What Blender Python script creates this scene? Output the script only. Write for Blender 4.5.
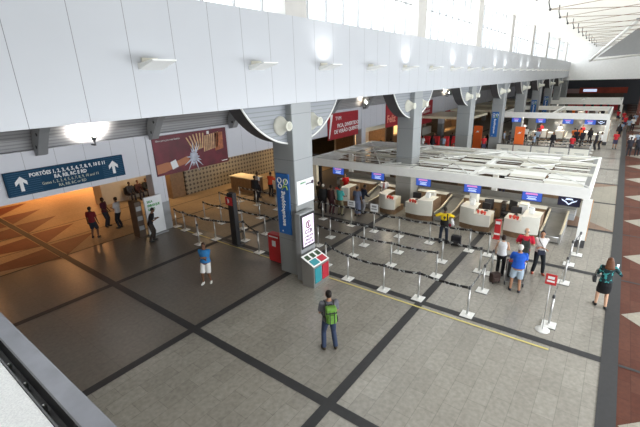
import bpy, bmesh, math, random
from mathutils import Vector, Matrix
random.seed(7)
for o in list(bpy.data.objects): bpy.data.objects.remove(o)
SC = bpy.context.scene
COL = SC.collection
PI = math.pi

# ---------------------------------------------------------------- camera
CAMH = 7.2
yaw, pitch, roll = 0.653180379, 0.329790159, -0.0311720494
F = Vector((math.cos(yaw)*math.cos(pitch), math.sin(yaw)*math.cos(pitch), -math.sin(pitch)))
Rr = Vector((math.sin(yaw), -math.cos(yaw), 0)); U = Rr.cross(F)
R2 = Rr*math.cos(roll) + U*math.sin(roll); U2 = -Rr*math.sin(roll) + U*math.cos(roll)
cd = bpy.data.cameras.new('camera'); cam = bpy.data.objects.new('camera', cd); COL.objects.link(cam)
cd.sensor_width = 36; cd.lens = 386.8/640*36; cd.clip_start = 0.05; cd.clip_end = 500
m = Matrix((R2, U2, -F)).transposed().to_4x4(); m.translation = Vector((0, 0, CAMH)); cam.matrix_world = m
SC.camera = cam

# ---------------------------------------------------------------- exposure, sky, daylight
SC.view_settings.view_transform = 'Standard'; SC.view_settings.look = 'None'
SC.view_settings.gamma = 1; SC.view_settings.use_curve_mapping = False
SC.view_settings.exposure = 0.0
w = bpy.data.worlds.new('sky'); SC.world = w; w.use_nodes = True
bg = w.node_tree.nodes['Background']; bg.inputs[0].default_value = (0.90, 0.95, 1.0, 1); bg.inputs[1].default_value = 2.5

def area(name, loc, rot, sx, sy, power, col=(1, 1, 1)):
    l = bpy.data.lights.new(name, 'AREA'); l.shape = 'RECTANGLE'; l.size = sx; l.size_y = sy; l.energy = power; l.color = col
    o = bpy.data.objects.new(name, l); o.location = loc; o.rotation_euler = rot; COL.objects.link(o); return o
# added lamp inside the unseen side windows, kept low to grade the floor light
area('side_window_fill', (19, -8.7, 3.2), (PI/2, 0, 0), 46, 5, 5000, (0.93, 0.97, 1.0))
# daylight standing in the clerestory windows above the white wall
area('clerestory_daylight', (42, 10.1, 10.75), (-PI/2, 0, 0), 100, 2.7, 4500, (0.96, 0.98, 1.0))

# ---------------------------------------------------------------- materials
MATS = {}
def mat(name, col, rough=0.6, metal=0.0, noise=0.0, nscale=3.0, spec=0.5, emit=None, estr=0.0, bump=0.0):
    if name in MATS: return MATS[name]
    M = bpy.data.materials.new(name); M.use_nodes = True; nt = M.node_tree; b = nt.nodes['Principled BSDF']
    b.inputs['Base Color'].default_value = (*col, 1); b.inputs['Roughness'].default_value = rough
    b.inputs['Metallic'].default_value = metal; b.inputs['Specular IOR Level'].default_value = spec
    tc = nt.nodes.new('ShaderNodeTexCoord'); nz = nt.nodes.new('ShaderNodeTexNoise'); nz.inputs['Scale'].default_value = nscale
    nz.inputs['Detail'].default_value = 4
    nt.links.new(tc.outputs['Object'], nz.inputs['Vector'])
    a = noise if noise else 0.03
    rp = nt.nodes.new('ShaderNodeValToRGB'); rp.color_ramp.elements[0].position = 0.3; rp.color_ramp.elements[1].position = 0.7
    rp.color_ramp.elements[0].color = (*[max(0, c*(1-a)) for c in col], 1); rp.color_ramp.elements[1].color = (*[min(1, c*(1+a)) for c in col], 1)
    nt.links.new(nz.outputs['Fac'], rp.inputs['Fac']); nt.links.new(rp.outputs['Color'], b.inputs['Base Color'])
    if emit: b.inputs['Emission Color'].default_value = (*emit, 1); b.inputs['Emission Strength'].default_value = estr
    if bump:
        bp = nt.nodes.new('ShaderNodeBump'); bp.inputs['Strength'].default_value = bump
        nt.links.new(nz.outputs['Fac'], bp.inputs['Height']); nt.links.new(bp.outputs['Normal'], b.inputs['Normal'])
    MATS[name] = M; return M

def nodes(M): return M.node_tree, M.node_tree.nodes, M.node_tree.links, M.node_tree.nodes['Principled BSDF']
def mth(nt, op, a, b=None, c=None):
    n = nt.nodes.new('ShaderNodeMath'); n.operation = op
    for i, v in enumerate((a, b, c)):
        if v is None: continue
        if isinstance(v, (int, float)): n.inputs[i].default_value = v
        else: nt.links.new(v, n.inputs[i])
    return n.outputs[0]
def mixc(nt, f, a, b):
    n = nt.nodes.new('ShaderNodeMix'); n.data_type = 'RGBA'
    if isinstance(f, (int, float)): n.inputs[0].default_value = f
    else: nt.links.new(f, n.inputs[0])
    for i, v in ((6, a), (7, b)):
        if isinstance(v, tuple): n.inputs[i].default_value = (*v, 1)
        else: nt.links.new(v, n.inputs[i])
    return n.outputs[2]
def xyz(nt):
    g = nt.nodes.new('ShaderNodeNewGeometry'); s = nt.nodes.new('ShaderNodeSeparateXYZ'); nt.links.new(g.outputs['Position'], s.inputs[0])
    return g.outputs['Position'], s.outputs[0], s.outputs[1], s.outputs[2]

def stone(name, c1, c2, joint, tile=(0.86, 0.43), rough=0.25, tilevar=0.12, spec=0.5, off=0.5):
    """polished stone slabs: per-tile shade, fine grain, thin joints"""
    M = mat(name, c1, rough, spec=spec); nt, N, L, b = nodes(M)
    P, X, Y, Z = xyz(nt)
    br = N.new('ShaderNodeTexBrick'); br.inputs['Scale'].default_value = 1.0
    br.inputs['Brick Width'].default_value = tile[0]; br.inputs['Row Height'].default_value = tile[1]
    br.inputs['Mortar Size'].default_value = 0.006; br.offset = off
    br.inputs['Color1'].default_value = (*c1, 1); br.inputs['Color2'].default_value = (*c2, 1); br.inputs['Mortar'].default_value = (*joint, 1)
    L.new(P, br.inputs['Vector'])
    nz = N.new('ShaderNodeTexNoise'); nz.inputs['Scale'].default_value = 0.7; nz.inputs['Detail'].default_value = 6; L.new(P, nz.inputs['Vector'])
    n2 = N.new('ShaderNodeTexNoise'); n2.inputs['Scale'].default_value = 9; n2.inputs['Detail'].default_value = 5; L.new(P, n2.inputs['Vector'])
    f1 = mth(nt, 'MULTIPLY_ADD', nz.outputs['Fac'], tilevar*2.2, 1-tilevar*1.1)
    f2 = mth(nt, 'MULTIPLY_ADD', n2.outputs['Fac'], 0.7, 0.65)
    f = mth(nt, 'MULTIPLY', f1, f2)
    vm = N.new('ShaderNodeVectorMath'); vm.operation = 'SCALE'; L.new(br.outputs['Color'], vm.inputs[0]); L.new(f, vm.inputs['Scale'])
    L.new(vm.outputs[0], b.inputs['Base Color'])
    r = mth(nt, 'MULTIPLY_ADD', n2.outputs['Fac'], 0.06, rough-0.03); L.new(r, b.inputs['Roughness'])
    return M

def panelled(name, col, period, phase=0.0, axis=0, w=0.012, rough=0.45, line=0.35, zper=None, zphase=0.0, metal=0.0):
    M = mat(name, col, rough, metal); nt, N, L, b = nodes(M)
    P, X, Y, Z = xyz(nt)
    A = (X, Y, Z)[axis]
    def ln(A, period, phase):
        t = mth(nt, 'ADD', A, -phase); t = mth(nt, 'DIVIDE', t, period); t = mth(nt, 'FRACT', t)
        return mth(nt, 'LESS_THAN', t, w/period)
    f = ln(A, period, phase)
    if zper: f = mth(nt, 'MAXIMUM', f, ln(Z, zper, zphase))
    nz = N.new('ShaderNodeTexNoise'); nz.inputs['Scale'].default_value = 0.8; L.new(P, nz.inputs['Vector'])
    base = mixc(nt, nz.outputs['Fac'], tuple(c*0.97 for c in col), tuple(min(1, c*1.03) for c in col))
    L.new(mixc(nt, f, base, tuple(c*line for c in col)), b.inputs['Base Color'])
    return M

grey_stone = stone('grey_granite', (0.325, 0.305, 0.265), (0.280, 0.262, 0.228), (0.215, 0.20, 0.175), rough=0.25, spec=0.5)
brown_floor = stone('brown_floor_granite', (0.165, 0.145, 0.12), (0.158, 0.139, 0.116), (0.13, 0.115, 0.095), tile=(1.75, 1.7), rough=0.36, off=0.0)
dark_stone = mat('dark_inlay', (0.030, 0.030, 0.032), 0.6, noise=0.1, nscale=8)
red_stone = stone('red_granite', (0.085, 0.024, 0.013), (0.115, 0.042, 0.026), (0.06, 0.02, 0.012), tile=(0.7, 0.45), rough=0.6, spec=0.2)
beige_stone = stone('beige_granite', (0.34, 0.31, 0.25), (0.30, 0.275, 0.225), (0.22, 0.20, 0.17), rough=0.35)
warm_stone = stone('warm_granite', (0.36, 0.27, 0.175), (0.33, 0.25, 0.16), (0.25, 0.18, 0.11), rough=0.6)
brown_stone = stone('brown_granite', (0.22, 0.13, 0.085), (0.25, 0.155, 0.105), (0.12, 0.08, 0.06), rough=0.35)
yellow_paint = mat('yellow_floor_tape', (0.70, 0.60, 0.20), 0.5)
white_panel = panelled('white_cladding', (0.52, 0.545, 0.585), 1.122, 3.765, rough=0.35)
back_panel = panelled('back_cladding', (0.62, 0.63, 0.68), 1.122, 4.93, rough=0.4)
pillar_mat = panelled('pillar_cladding', (0.29, 0.31, 0.322), 50, 33, rough=0.4, zper=1.6, zphase=-0.25, w=0.018, line=0.6)
white = mat('white_metal', (0.90, 0.91, 0.89), 0.45)
offwhite = mat('off_white_laminate', (0.74, 0.73, 0.66), 0.45)
cream = mat('cream_laminate', (0.72, 0.66, 0.5), 0.5)
wood = mat('brown_wood', (0.20, 0.125, 0.07), 0.5, noise=0.2, nscale=6)
darkbrown = mat('dark_brown_panel', (0.09, 0.06, 0.04), 0.6, noise=0.15)
black = mat('black_plastic', (0.015, 0.015, 0.017), 0.45)
charcoal = mat('charcoal_metal', (0.06, 0.06, 0.065), 0.5)
steel = mat('brushed_steel', (0.55, 0.55, 0.55), 0.32, 0.9, noise=0.05, nscale=20)
grey_metal = mat('grey_metal', (0.32, 0.33, 0.34), 0.5, 0.2)
rubber = mat('grey_belt_rubber', (0.20, 0.20, 0.19), 0.7, noise=0.08)
red = mat('red_paint', (0.55, 0.03, 0.035), 0.4)
flower_red = mat('red_plastic', (0.75, 0.08, 0.05), 0.5)
orange = mat('orange_paint', (0.85, 0.16, 0.03), 0.45)
blue = mat('blue_banner', (0.02, 0.13, 0.42), 0.5)
signblue = mat('sign_blue', (0.008, 0.05, 0.105), 0.7, spec=0.2)
white_ink = mat('white_ink', (0.85, 0.85, 0.85), 0.6)
yellow_ink = mat('yellow_ink', (0.75, 0.6, 0.1), 0.6)
green_ink = mat('green_ink', (0.1, 0.35, 0.12), 0.6)
dark_ink = mat('dark_ink', (0.08, 0.05, 0.08), 0.6)
paper = mat('white_paper', (0.82, 0.84, 0.86), 0.6)
beige_wall = mat('beige_plaster', (0.50, 0.43, 0.33), 0.7, noise=0.05)
louver = panelled('duct_louvre_steel', (0.27, 0.29, 0.315), 0.14, 0, axis=2, w=0.03, rough=0.5, line=0.72, metal=0.1)
duct_skin = mat('duct_underside', (0.10, 0.10, 0.11), 0.5, 0.3)
soffit_mat = panelled('corrugated_soffit', (0.42, 0.42, 0.43), 0.13, 0, axis=2, w=0.05, rough=0.35, line=0.72, metal=0.3)
pillar_low = panelled('pillar_concrete', (0.27, 0.28, 0.28), 50, 33, rough=0.35, zper=1.45, zphase=0.0, w=0.015, line=0.6)
clere_mat = mat('clerestory_grey', (0.55, 0.54, 0.52), 0.6)
ceil_mat = mat('roof_lining', (0.80, 0.78, 0.72), 0.8)
lucent_roof = bpy.data.materials.new('translucent_roof'); lucent_roof.use_nodes = True  # ceiling made translucent so the sky brightens it and the hall below
nt = lucent_roof.node_tree; nt.nodes.clear()
o_ = nt.nodes.new('ShaderNodeOutputMaterial'); d_ = nt.nodes.new('ShaderNodeBsdfDiffuse'); t_ = nt.nodes.new('ShaderNodeBsdfTranslucent'); mx = nt.nodes.new('ShaderNodeMixShader')
d_.inputs[0].default_value = (0.82, 0.80, 0.74, 1); t_.inputs[0].default_value = (0.80, 0.77, 0.68, 1); mx.inputs[0].default_value = 0.36
nt.links.new(d_.outputs[0], mx.inputs[1]); nt.links.new(t_.outputs[0], mx.inputs[2]); nt.links.new(mx.outputs[0], o_.inputs[0])
rodm = mat('brown_rods', (0.30, 0.2, 0.14), 0.5)
slab = mat('speckled_white_slab', (0.86, 0.88, 0.92), 0.6, noise=0.12, nscale=120)
nozzle_mat = mat('cream_nozzle', (0.72, 0.72, 0.64), 0.4)

# ---------------------------------------------------------------- mesh helpers
def box(bm, x0, y0, z0, x1, y1, z1, mi=0):
    v = [bm.verts.new(p) for p in ((x0,y0,z0),(x1,y0,z0),(x1,y1,z0),(x0,y1,z0),(x0,y0,z1),(x1,y0,z1),(x1,y1,z1),(x0,y1,z1))]
    for f in ((3,2,1,0),(4,5,6,7),(0,1,5,4),(1,2,6,5),(2,3,7,6),(3,0,4,7)):
        bm.faces.new([v[i] for i in f]).material_index = mi
    return v
def prism(bm, pts, axis, a, b, mi=0):
    """polygon pts (2D) extruded along axis from a to b; axis 0: pts=(y,z), 1: (x,z), 2: (x,y)"""
    def mk(p, t):
        return ((t, p[0], p[1]), (p[0], t, p[1]), (p[0], p[1], t))[axis]
    A = [bm.verts.new(mk(p, a)) for p in pts]; B = [bm.verts.new(mk(p, b)) for p in pts]; n = len(pts)
    fs = [bm.faces.new(A), bm.faces.new(B[::-1])]
    for i in range(n): fs.append(bm.faces.new((A[i], B[i], B[(i+1) % n], A[(i+1) % n])))
    for f in fs: f.material_index = mi
    bmesh.ops.recalc_face_normals(bm, faces=fs)
def tube(bm, pts, rad, n=8, mi=0, cap=True, sx=1.0):
    """swept tube through 3D pts; rad scalar or list"""
    P = [Vector(p) for p in pts]; rs = rad if isinstance(rad, (list, tuple)) else [rad]*len(P)
    rings = []; ref = None
    for i, p in enumerate(P):
        d = (P[min(i+1, len(P)-1)]-P[max(i-1, 0)])
        if d.length < 1e-9: d = Vector((0, 0, 1))
        d.normalize()
        if ref is None: ref = Vector((0, 0, 1)) if abs(d.z) < 0.9 else Vector((1, 0, 0))
        a = d.cross(ref)
        if a.length < 1e-5: a = d.orthogonal()
        a.normalize(); b = a.cross(d); ref = -b if False else ref
        rings.append([bm.verts.new(p+(a*math.cos(2*PI*k/n)*sx+b*math.sin(2*PI*k/n))*rs[i]) for k in range(n)])
    fs = []
    for i in range(len(P)-1):
        for k in range(n):
            fs.append(bm.faces.new((rings[i][k], rings[i][(k+1) % n], rings[i+1][(k+1) % n], rings[i+1][k])))
    if cap: fs.append(bm.faces.new(rings[0][::-1])); fs.append(bm.faces.new(rings[-1]))
    for f in fs: f.material_index = mi; f.smooth = True
    bmesh.ops.recalc_face_normals(bm, faces=fs)
def lathe(bm, prof, c, axis=Vector((0, 0, 1)), n=20, mi=0):
    axis = Vector(axis).normalized(); a = axis.orthogonal().normalized(); b = axis.cross(a); c = Vector(c)
    rings = [[bm.verts.new(c+axis*h+(a*math.cos(2*PI*k/n)+b*math.sin(2*PI*k/n))*max(r, 1e-4)) for k in range(n)] for r, h in prof]
    fs = []
    for i in range(len(rings)-1):
        for k in range(n): fs.append(bm.faces.new((rings[i][k], rings[i][(k+1) % n], rings[i+1][(k+1) % n], rings[i+1][k])))
    fs.append(bm.faces.new(rings[0][::-1])); fs.append(bm.faces.new(rings[-1]))
    for f in fs: f.material_index = mi; f.smooth = True
    bmesh.ops.recalc_face_normals(bm, faces=fs)
def blob(bm, c, r, n=10, mi=0):
    """ellipsoid c, r=(rx,ry,rz)"""
    rx, ry, rz = r if isinstance(r, (tuple, list)) else (r, r, r)
    res = bmesh.ops.create_uvsphere(bm, u_segments=n, v_segments=max(6, n*2//3), radius=1.0, matrix=Matrix.Translation(Vector(c)) @ Matrix.Diagonal((rx, ry, rz, 1)))
    for v in res['verts']:
        for f in v.link_faces: f.material_index = mi; f.smooth = True
def B(): return bmesh.new()
def obj(name, bm, mats, parent=None, loc=None, rz=0, bevel=0):
    if bevel: pass
    me = bpy.data.meshes.new(name); bm.normal_update(); bm.to_mesh(me); bm.free()
    for m_ in (mats if isinstance(mats, (list, tuple)) else [mats]): me.materials.append(m_)
    o = bpy.data.objects.new(name, me); COL.objects.link(o)
    if parent: o.parent = parent
    if loc is not None: o.location = loc
    if rz: o.rotation_euler = (0, 0, rz)
    return o
def soft(o, w=0.01, seg=2):
    b = o.modifiers.new('bevel', 'BEVEL'); b.width = w; b.segments = seg; b.limit_method = 'ANGLE'; return o
def thing(name, label, cat, loc=(0, 0, 0), rz=0, group=None):
    o = bpy.data.objects.new(name, None); o.empty_display_size = 0.1; COL.objects.link(o)
    o.location = loc; o.rotation_euler = (0, 0, rz); o['label'] = label; o['category'] = cat
    if group: o['group'] = group
    return o
def tag(o, label, cat, group=None):
    o['label'] = label; o['category'] = cat
    if group: o['group'] = group
    return o
def struct(name, bm, mats):
    o = obj(name, bm, mats); o['kind'] = 'structure'; return o
def dup(root, loc=None, rz=None, label=None, group=None):
    r = root.copy(); COL.objects.link(r)
    if loc is not None: r.location = loc
    if rz is not None: r.rotation_euler = (0, 0, rz)
    if label: r['label'] = label
    if group: r['group'] = group
    for ch in list(root.children):
        c = ch.copy(); COL.objects.link(c); c.parent = r
        for g in ch.children:
            d = g.copy(); COL.objects.link(d); d.parent = c
    return r
def bx(*a, mats=None, name='part', parent=None, bev=0.0, loc=None):
    b = B(); box(b, *a); o = obj(name, b, mats, parent, loc)
    if bev: soft(o, bev)
    return o
def text(s, size, origin, ux, uy, m_, parent, name='lettering', depth=0.006, align='LEFT', sx=1.0, bold=0.0):
    """flat raised lettering: origin, reading direction ux, up direction uy"""
    c = bpy.data.curves.new(name, 'FONT'); c.body = s; c.size = size; c.extrude = depth; c.align_x = align; c.offset = bold; c.resolution_u = 2
    t = bpy.data.objects.new(name, c); COL.objects.link(t)
    ux = Vector(ux).normalized(); uy = Vector(uy).normalized(); uz = ux.cross(uy)
    M4 = Matrix((ux*sx, uy, uz)).transposed().to_4x4(); M4.translation = Vector(origin)
    dg = bpy.context.evaluated_depsgraph_get(); me = bpy.data.meshes.new_from_object(t.evaluated_get(dg)); me.transform(M4)
    bpy.data.objects.remove(t); bpy.data.curves.remove(c)
    me.materials.clear(); me.materials.append(m_)
    o = bpy.data.objects.new(name, me); COL.objects.link(o); o.parent = parent
    return o

# ================================================================ STRUCTURE
# floor: one mesh with its stone inlays
GX = [-4.8, 0.45, 5.72, 11.08, 16.5, 21.75, 26.9, 32.0, 37.2, 42.3, 47.4, 52.5, 57.6, 62.7, 67.8, 73, 78, 83.2, 88.3]
GY = [-0.87, 4.3, 9.45, 14.5, 19.15, 23.95]
b = B()
def quad(pts, z, mi):
    f = b.faces.new([b.verts.new((p[0], p[1], z)) for p in pts]); f.material_index = mi
    if f.calc_area() and f.normal.z < 0: pass
def rect(x0, y0, x1, y1, z, mi): quad([(x0, y0), (x1, y0), (x1, y1), (x0, y1)], z, mi)
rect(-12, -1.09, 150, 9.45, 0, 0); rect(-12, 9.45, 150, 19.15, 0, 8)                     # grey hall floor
rect(-12, -16, 150, -1.09, 0, 2)                       # red granite walk
rect(-12, 19.15, 150, 42, 0, 4)                        # warm floor towards the gates
rect(11.3, 14.6, 18, 19.15, 0.003, 4)
# far right cell with brown and beige
rect(21.75, -0.72, 32.0, 4.2, 0.003, 5)
quad([(22.0, -0.70), (31.8, -0.70), (26.9, 4.2)], 0.006, 3)
for k in range(-2, 28):                                # beige triangles pointing to the grey strip
    x = 8.83+5.07*k
    quad([(x, -1.12), (x-2.45, -3.57), (x, -6.0), (x+2.45, -3.57)], 0.004, 3)
for k in range(0, 5):                                  # red triangles in the gate hall
    y = 23.64+2.45*k-2.45
    quad([(5.9, y-2.0), (7.95, y), (5.9, y+0.05)], 0.004, 7)
    quad([(5.55, y-2.3), (5.55, y-0.3), (2.0, y-0.9)], 0.004, 7)
for gx in GX:
    wd = 0.13
    y1 = 42 if gx < 6 else 14.6
    rect(gx-wd, -16 if False else -0.9, gx+wd, y1, 0.008, 1)
    rect(gx-0.05, -16, gx+0.05, -1.1, 0.008, 1)
for gy in GY[1:4]: rect(-12, gy-0.13, 90, gy+0.13, 0.010, 1)
rect(-12, 19.15-0.05, 30, 19.15+0.05, 0.010, 1); rect(-12, 23.95-0.04, 30, 23.95+0.04, 0.010, 1); rect(-12, 21.5-0.03, 30, 21.5+0.03, 0.010, 1)
rect(-12, -1.09, 150, -0.72, 0.012, 1)
rect(10.72, 0.45, 10.79, 18.6, 0.013, 6)               # yellow line
floor = struct('floor', b, [grey_stone, dark_stone, red_stone, beige_stone, warm_stone, brown_stone, yellow_paint, stone('rust_granite', (0.12, 0.035, 0.02), (0.15, 0.05, 0.03), (0.09, 0.03, 0.02), rough=0.6), brown_floor])

# fascia: long white upper wall above the check-in hall
b = B(); box(b, -8, 8.90, 6.5, 92, 9.9, 9.2); struct('wall_fascia', b, white_panel)
# clerestory band above it
b = B(); box(b, -8, 9.35, 9.2, 92, 9.9, 9.3); 
for k in range(-2, 9):
    x = 10.2+10.1*k; box(b, x, 8.92, 9.2, x+1.05, 9.9, 12.2)
struct('trim_1', b, clere_mat)
b = B()
for k in range(-8, 75):
    x = 10.2+1.122*k+0.52
    box(b, x-0.02, 9.3, 9.2, x+0.02, 9.4, 12.2)
for z in (10.7,): box(b, -8, 9.32, z-0.02, 92, 9.38, z+0.02)
struct('window_1', b, grey_metal)
# glazing
gl = bpy.data.materials.new('clear_glazing'); gl.use_nodes = True
nt = gl.node_tree; nt.nodes.clear()
o_ = nt.nodes.new('ShaderNodeOutputMaterial'); tr = nt.nodes.new('ShaderNodeBsdfTransparent'); g_ = nt.nodes.new('ShaderNodeBsdfGlossy'); mx = nt.nodes.new('ShaderNodeMixShader')
tr.inputs[0].default_value = (0.97, 0.98, 0.98, 1); g_.inputs['Roughness'].default_value = 0.02; mx.inputs[0].default_value = 0.05
nt.links.new(tr.outputs[0], mx.inputs[1]); nt.links.new(g_.outputs[0], mx.inputs[2]); nt.links.new(mx.outputs[0], o_.inputs[0])
b = B(); box(b, -8, 9.34, 9.3, 92, 9.36, 12.2); struct('window_2', b, gl)
# roof: opaque over the near floor to keep it dark, translucent beyond
b = B(); box(b, -12, -16, 12.2, 21, 9.9, 12.35); struct('ceiling', b, ceil_mat)
b = B(); q = [b.verts.new(p) for p in ((21, -16, 12.25), (92, -16, 12.25), (92, 9.9, 12.25), (21, 9.9, 12.25))]; b.faces.new(q); struct('ceiling_translucent', b, lucent_roof)
# end of the hall: high wall, dark storey below
b = B(); box(b, 90, -16, 5.95, 92, 42, 14); struct('wall_far', b, mat('far_white', (0.88, 0.89, 0.9), 0.6))
b = B(); box(b, 118, -16, 0, 119, 42, 9); box(b, 92, -16, 5.95, 119, 42, 6.1); struct('wall_end', b, charcoal)
b = B(); box(b, -12.2, -16, 0, -12, 42, 14); struct('wall_near', b, beige_wall)
# unseen side wall, its low window band shaped to grade the floor light
b = B(); box(b, -12, -9.3, 0, 92, -9, 0.6); box(b, -12, -9.3, 5.8, 92, -9, 14); box(b, -12, -9.3, 0.6, -4, -9, 5.8); box(b, 42, -9.3, 0.6, 92, -9, 5.8)
for k in range(0, 12): box(b, -3+4*k, -9.25, 0.6, -2.75+4*k, -9, 5.8)
struct('wall_right', b, grey_metal)

# soffit between fascia and back wall
so = [(18.45, 4.93), (18.35, 5.4), (18.0, 6.0), (17.2, 6.7), (15.5, 7.3), (12.5, 7.6), (9.9, 7.7)]
b = B(); prism(b, so+[(y+0.08, z+0.1) for y, z in so[::-1]], 0, -8, 92); struct('ceiling_soffit', b, soffit_mat)
# hanging bulkhead wall over the gate entrance
b = B(); box(b, -8, 18.2, 3.05, 92, 18.5, 4.95); struct('wall_back', b, back_panel)
b = B(); box(b, -8, 18.5, 3.15, 92, 42, 3.3); struct('ceiling_back', b, charcoal)
# rooms behind
b = B(); box(b, 10.55, 25.6, 0, 15.3, 25.85, 3.15); box(b, 10.5, 25.45, 0, 10.7, 26.6, 3.15); struct('wall_waiting', b, beige_wall)
b = B(); box(b, 13.9, 23.0, 0, 14.9, 25.6, 3.15); struct('wall_partition', b, wood)
b = B(); box(b, -12, 41.8, 0, 92, 42, 3.3); struct('wall_behind', b, beige_wall)
# tiled pattern wall
tm = mat('patterned_tile', (0.42, 0.34, 0.22), 0.5); nt, N, L, bs = nodes(tm); P, X, Y, Z = xyz(nt)
def fr(a, p): return mth(nt, 'FRACT', mth(nt, 'DIVIDE', mth(nt, 'ADD', a, 100.0), p))
fx = mth(nt, 'ABSOLUTE', mth(nt, 'SUBTRACT', fr(X, 0.30), 0.5)); fz = mth(nt, 'ABSOLUTE', mth(nt, 'SUBTRACT', fr(Z, 0.30), 0.5))
dd = mth(nt, 'ADD', fx, fz); f = mth(nt, 'LESS_THAN', dd, 0.36)
L.new(mixc(nt, f, (0.27, 0.25, 0.20), (0.07, 0.06, 0.055)), bs.inputs['Base Color'])
b = B(); box(b, 15.0, 23.0, 0, 26, 23.2, 3.15); struct('wall_tiled', b, tm)

# columns of the hall
b0 = 0
for k in range(0, 9):
    x = 10.2+10.1*k
    b = B(); box(b, x, 8.89, 2.9, x+1.08, 9.88, 6.52); box(b, x+0.01, 8.90, 0, x+1.07, 9.87, 2.9, 1)
    p = struct('pillar', b, [pillar_mat, pillar_low]); soft(p, 0.03, 2)
    p['label'] = 'square clad pillar'
for k in range(0, 8):
    x = 10.0+10.1*k if k else 10.0
    b = B(); box(b, x, 18.15, 0, x+0.7, 18.75, 1.5); box(b, x, 18.15, 1.5, x+0.7, 18.75, 4.9, 1)
    p = struct('column', b, [grey_metal, back_panel])

# ================================================================ FIXED FITTINGS
# semicircular air duct heads round each pillar
def make_duct(label, loc):
    t = thing('air_duct', label, 'air duct', loc, 0, 'air ducts along the fascia')
    R, cz = 3.02, 8.13-6.5
    a0 = math.acos(cz/R); pts = [(R*math.sin(a), cz-R*math.cos(a)) for a in [(-a0+2*a0*i/28) for i in range(29)]]
    b = B(); prism(b, pts, 1, 0.06, 0.66); obj('duct_body', b, duct_skin, t)
    b = B(); inner = [(x*0.985, z*0.985+0.0) for x, z in pts]; prism(b, inner, 1, 0.03, 0.06); obj('face_panel', b, louver, t)
    b = B(); tube(b, [(x, 0.03, z) for x, z in pts], 0.035, 6); obj('rim', b, white, t)
    for sx in (-0.86, 0.86):
        b = B(); lathe(b, [(0.05, 0), (0.32, 0), (0.33, 0.04), (0.28, 0.10), (0.18, 0.26), (0.15, 0.38), (0.16, 0.44), (0.125, 0.44), (0.11, 0.3), (0.01, 0.28)], (sx, 0.05, 5.80-6.5), Vector((0, -1, 0)), 24)
        nz = obj('jet_nozzle', b, nozzle_mat, t)
    return t
near_words = ['round the nearest pillar, in front of the blue shopping banner pillar', 'round the second pillar from the camera', 'round the third pillar from the camera', 'round the fourth pillar, above the far blue banner',
              'round the fifth pillar, above the orange totem', 'round the sixth pillar from the camera', 'round the seventh pillar from the camera', 'round the eighth pillar from the camera', 'round the farthest pillar of the row']
d0 = make_duct('grey half round air duct with two cream nozzles ' + 'round the nearest pillar', (10.74, 9.12, 6.5))
for k in range(1, 8): dup(d0, (10.74+10.1*k, 9.12, 6.5), label='grey half round air duct ' + near_words[k])

# wedge wall lights on the fascia
def make_light():
    t = thing('wall_light', 'white wedge wall light, nearest one on the white fascia', 'wall light', (5.33, 8.90, 7.70), 0, 'wedge lights along the fascia')
    b = B(); prism(b, [(0, -0.14), (0, 0.0), (-0.62, 0.06), (-0.62, 0.03)], 0, -0.3, 0.3); obj('housing', b, white, t)
    b = B(); box(b, -0.2, -0.03, -0.1, 0.2, 0.0, 0.12); obj('wall_plate', b, offwhite, t)
    return t
ORD = 'first second third fourth fifth sixth seventh eighth ninth tenth eleventh twelfth thirteenth fourteenth fifteenth sixteenth seventeenth eighteenth nineteenth twentieth twenty-first twenty-second twenty-third twenty-fourth twenty-fifth'.split()
l0 = make_light()
on = (2, 4, 6, 7, 9, 10, 12, 13, 15)
for k in range(1, 25):
    x = 5.33+3.4*k
    dup(l0, (x, 8.90, 7.70), label='%s white wedge light from the left end of the fascia%s' % (ORD[k], ', lit' if k in on else ''))
for k in on:
    x = 5.33+3.4*k
    l = bpy.data.lights.new('uplight', 'SPOT'); l.energy = 42; l.spot_size = 2.2; l.spot_blend = 0.9; l.shadow_soft_size = 0.15; l.color = (1, 0.99, 0.96)
    lo = bpy.data.objects.new('uplight', l); COL.objects.link(lo); lo.location = (x, 8.42, 7.84); lo.rotation_euler = (PI-0.45, 0, 0)

# curved support arms under the soffit
arm_bm = B()
prism(arm_bm, [(18.18, 4.72), (17.85, 4.78), (17.6, 5.15), (17.2, 5.65), (16.5, 6.2), (15.4, 6.75), (14, 7.1), (14, 7.35), (15.5, 7.15), (17, 6.65), (17.85, 5.95), (18.18, 5.3)], 0, -0.17, 0.17)
a0 = obj('soffit_rib', arm_bm, grey_metal); a0.location = (5.55, 0, 0)
tag(a0, 'dark grey curved steel arm above the blue gates sign', 'support arm', 'steel arms under the soffit')
for y, z in ((17.85, 5.1), (17.5, 5.6)):
    hb = B(); lathe(hb, [(0.07, 0), (0.07, 0.01)], (-0.17, y, z), (-1, 0, 0), 12); obj('hole', hb, black, a0)
arm_w = {1: 'at the left edge of the maroon hand banner', 2: 'at the right end of the maroon hand banner', 4: 'left of the red summer banner', 5: 'right of the red summer banner', 6: 'left of the pale script banner'}
for k in arm_w:
    dup(a0, (5.3+5.05*k, 0, 0), label='dark grey curved steel arm ' + arm_w[k])

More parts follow.
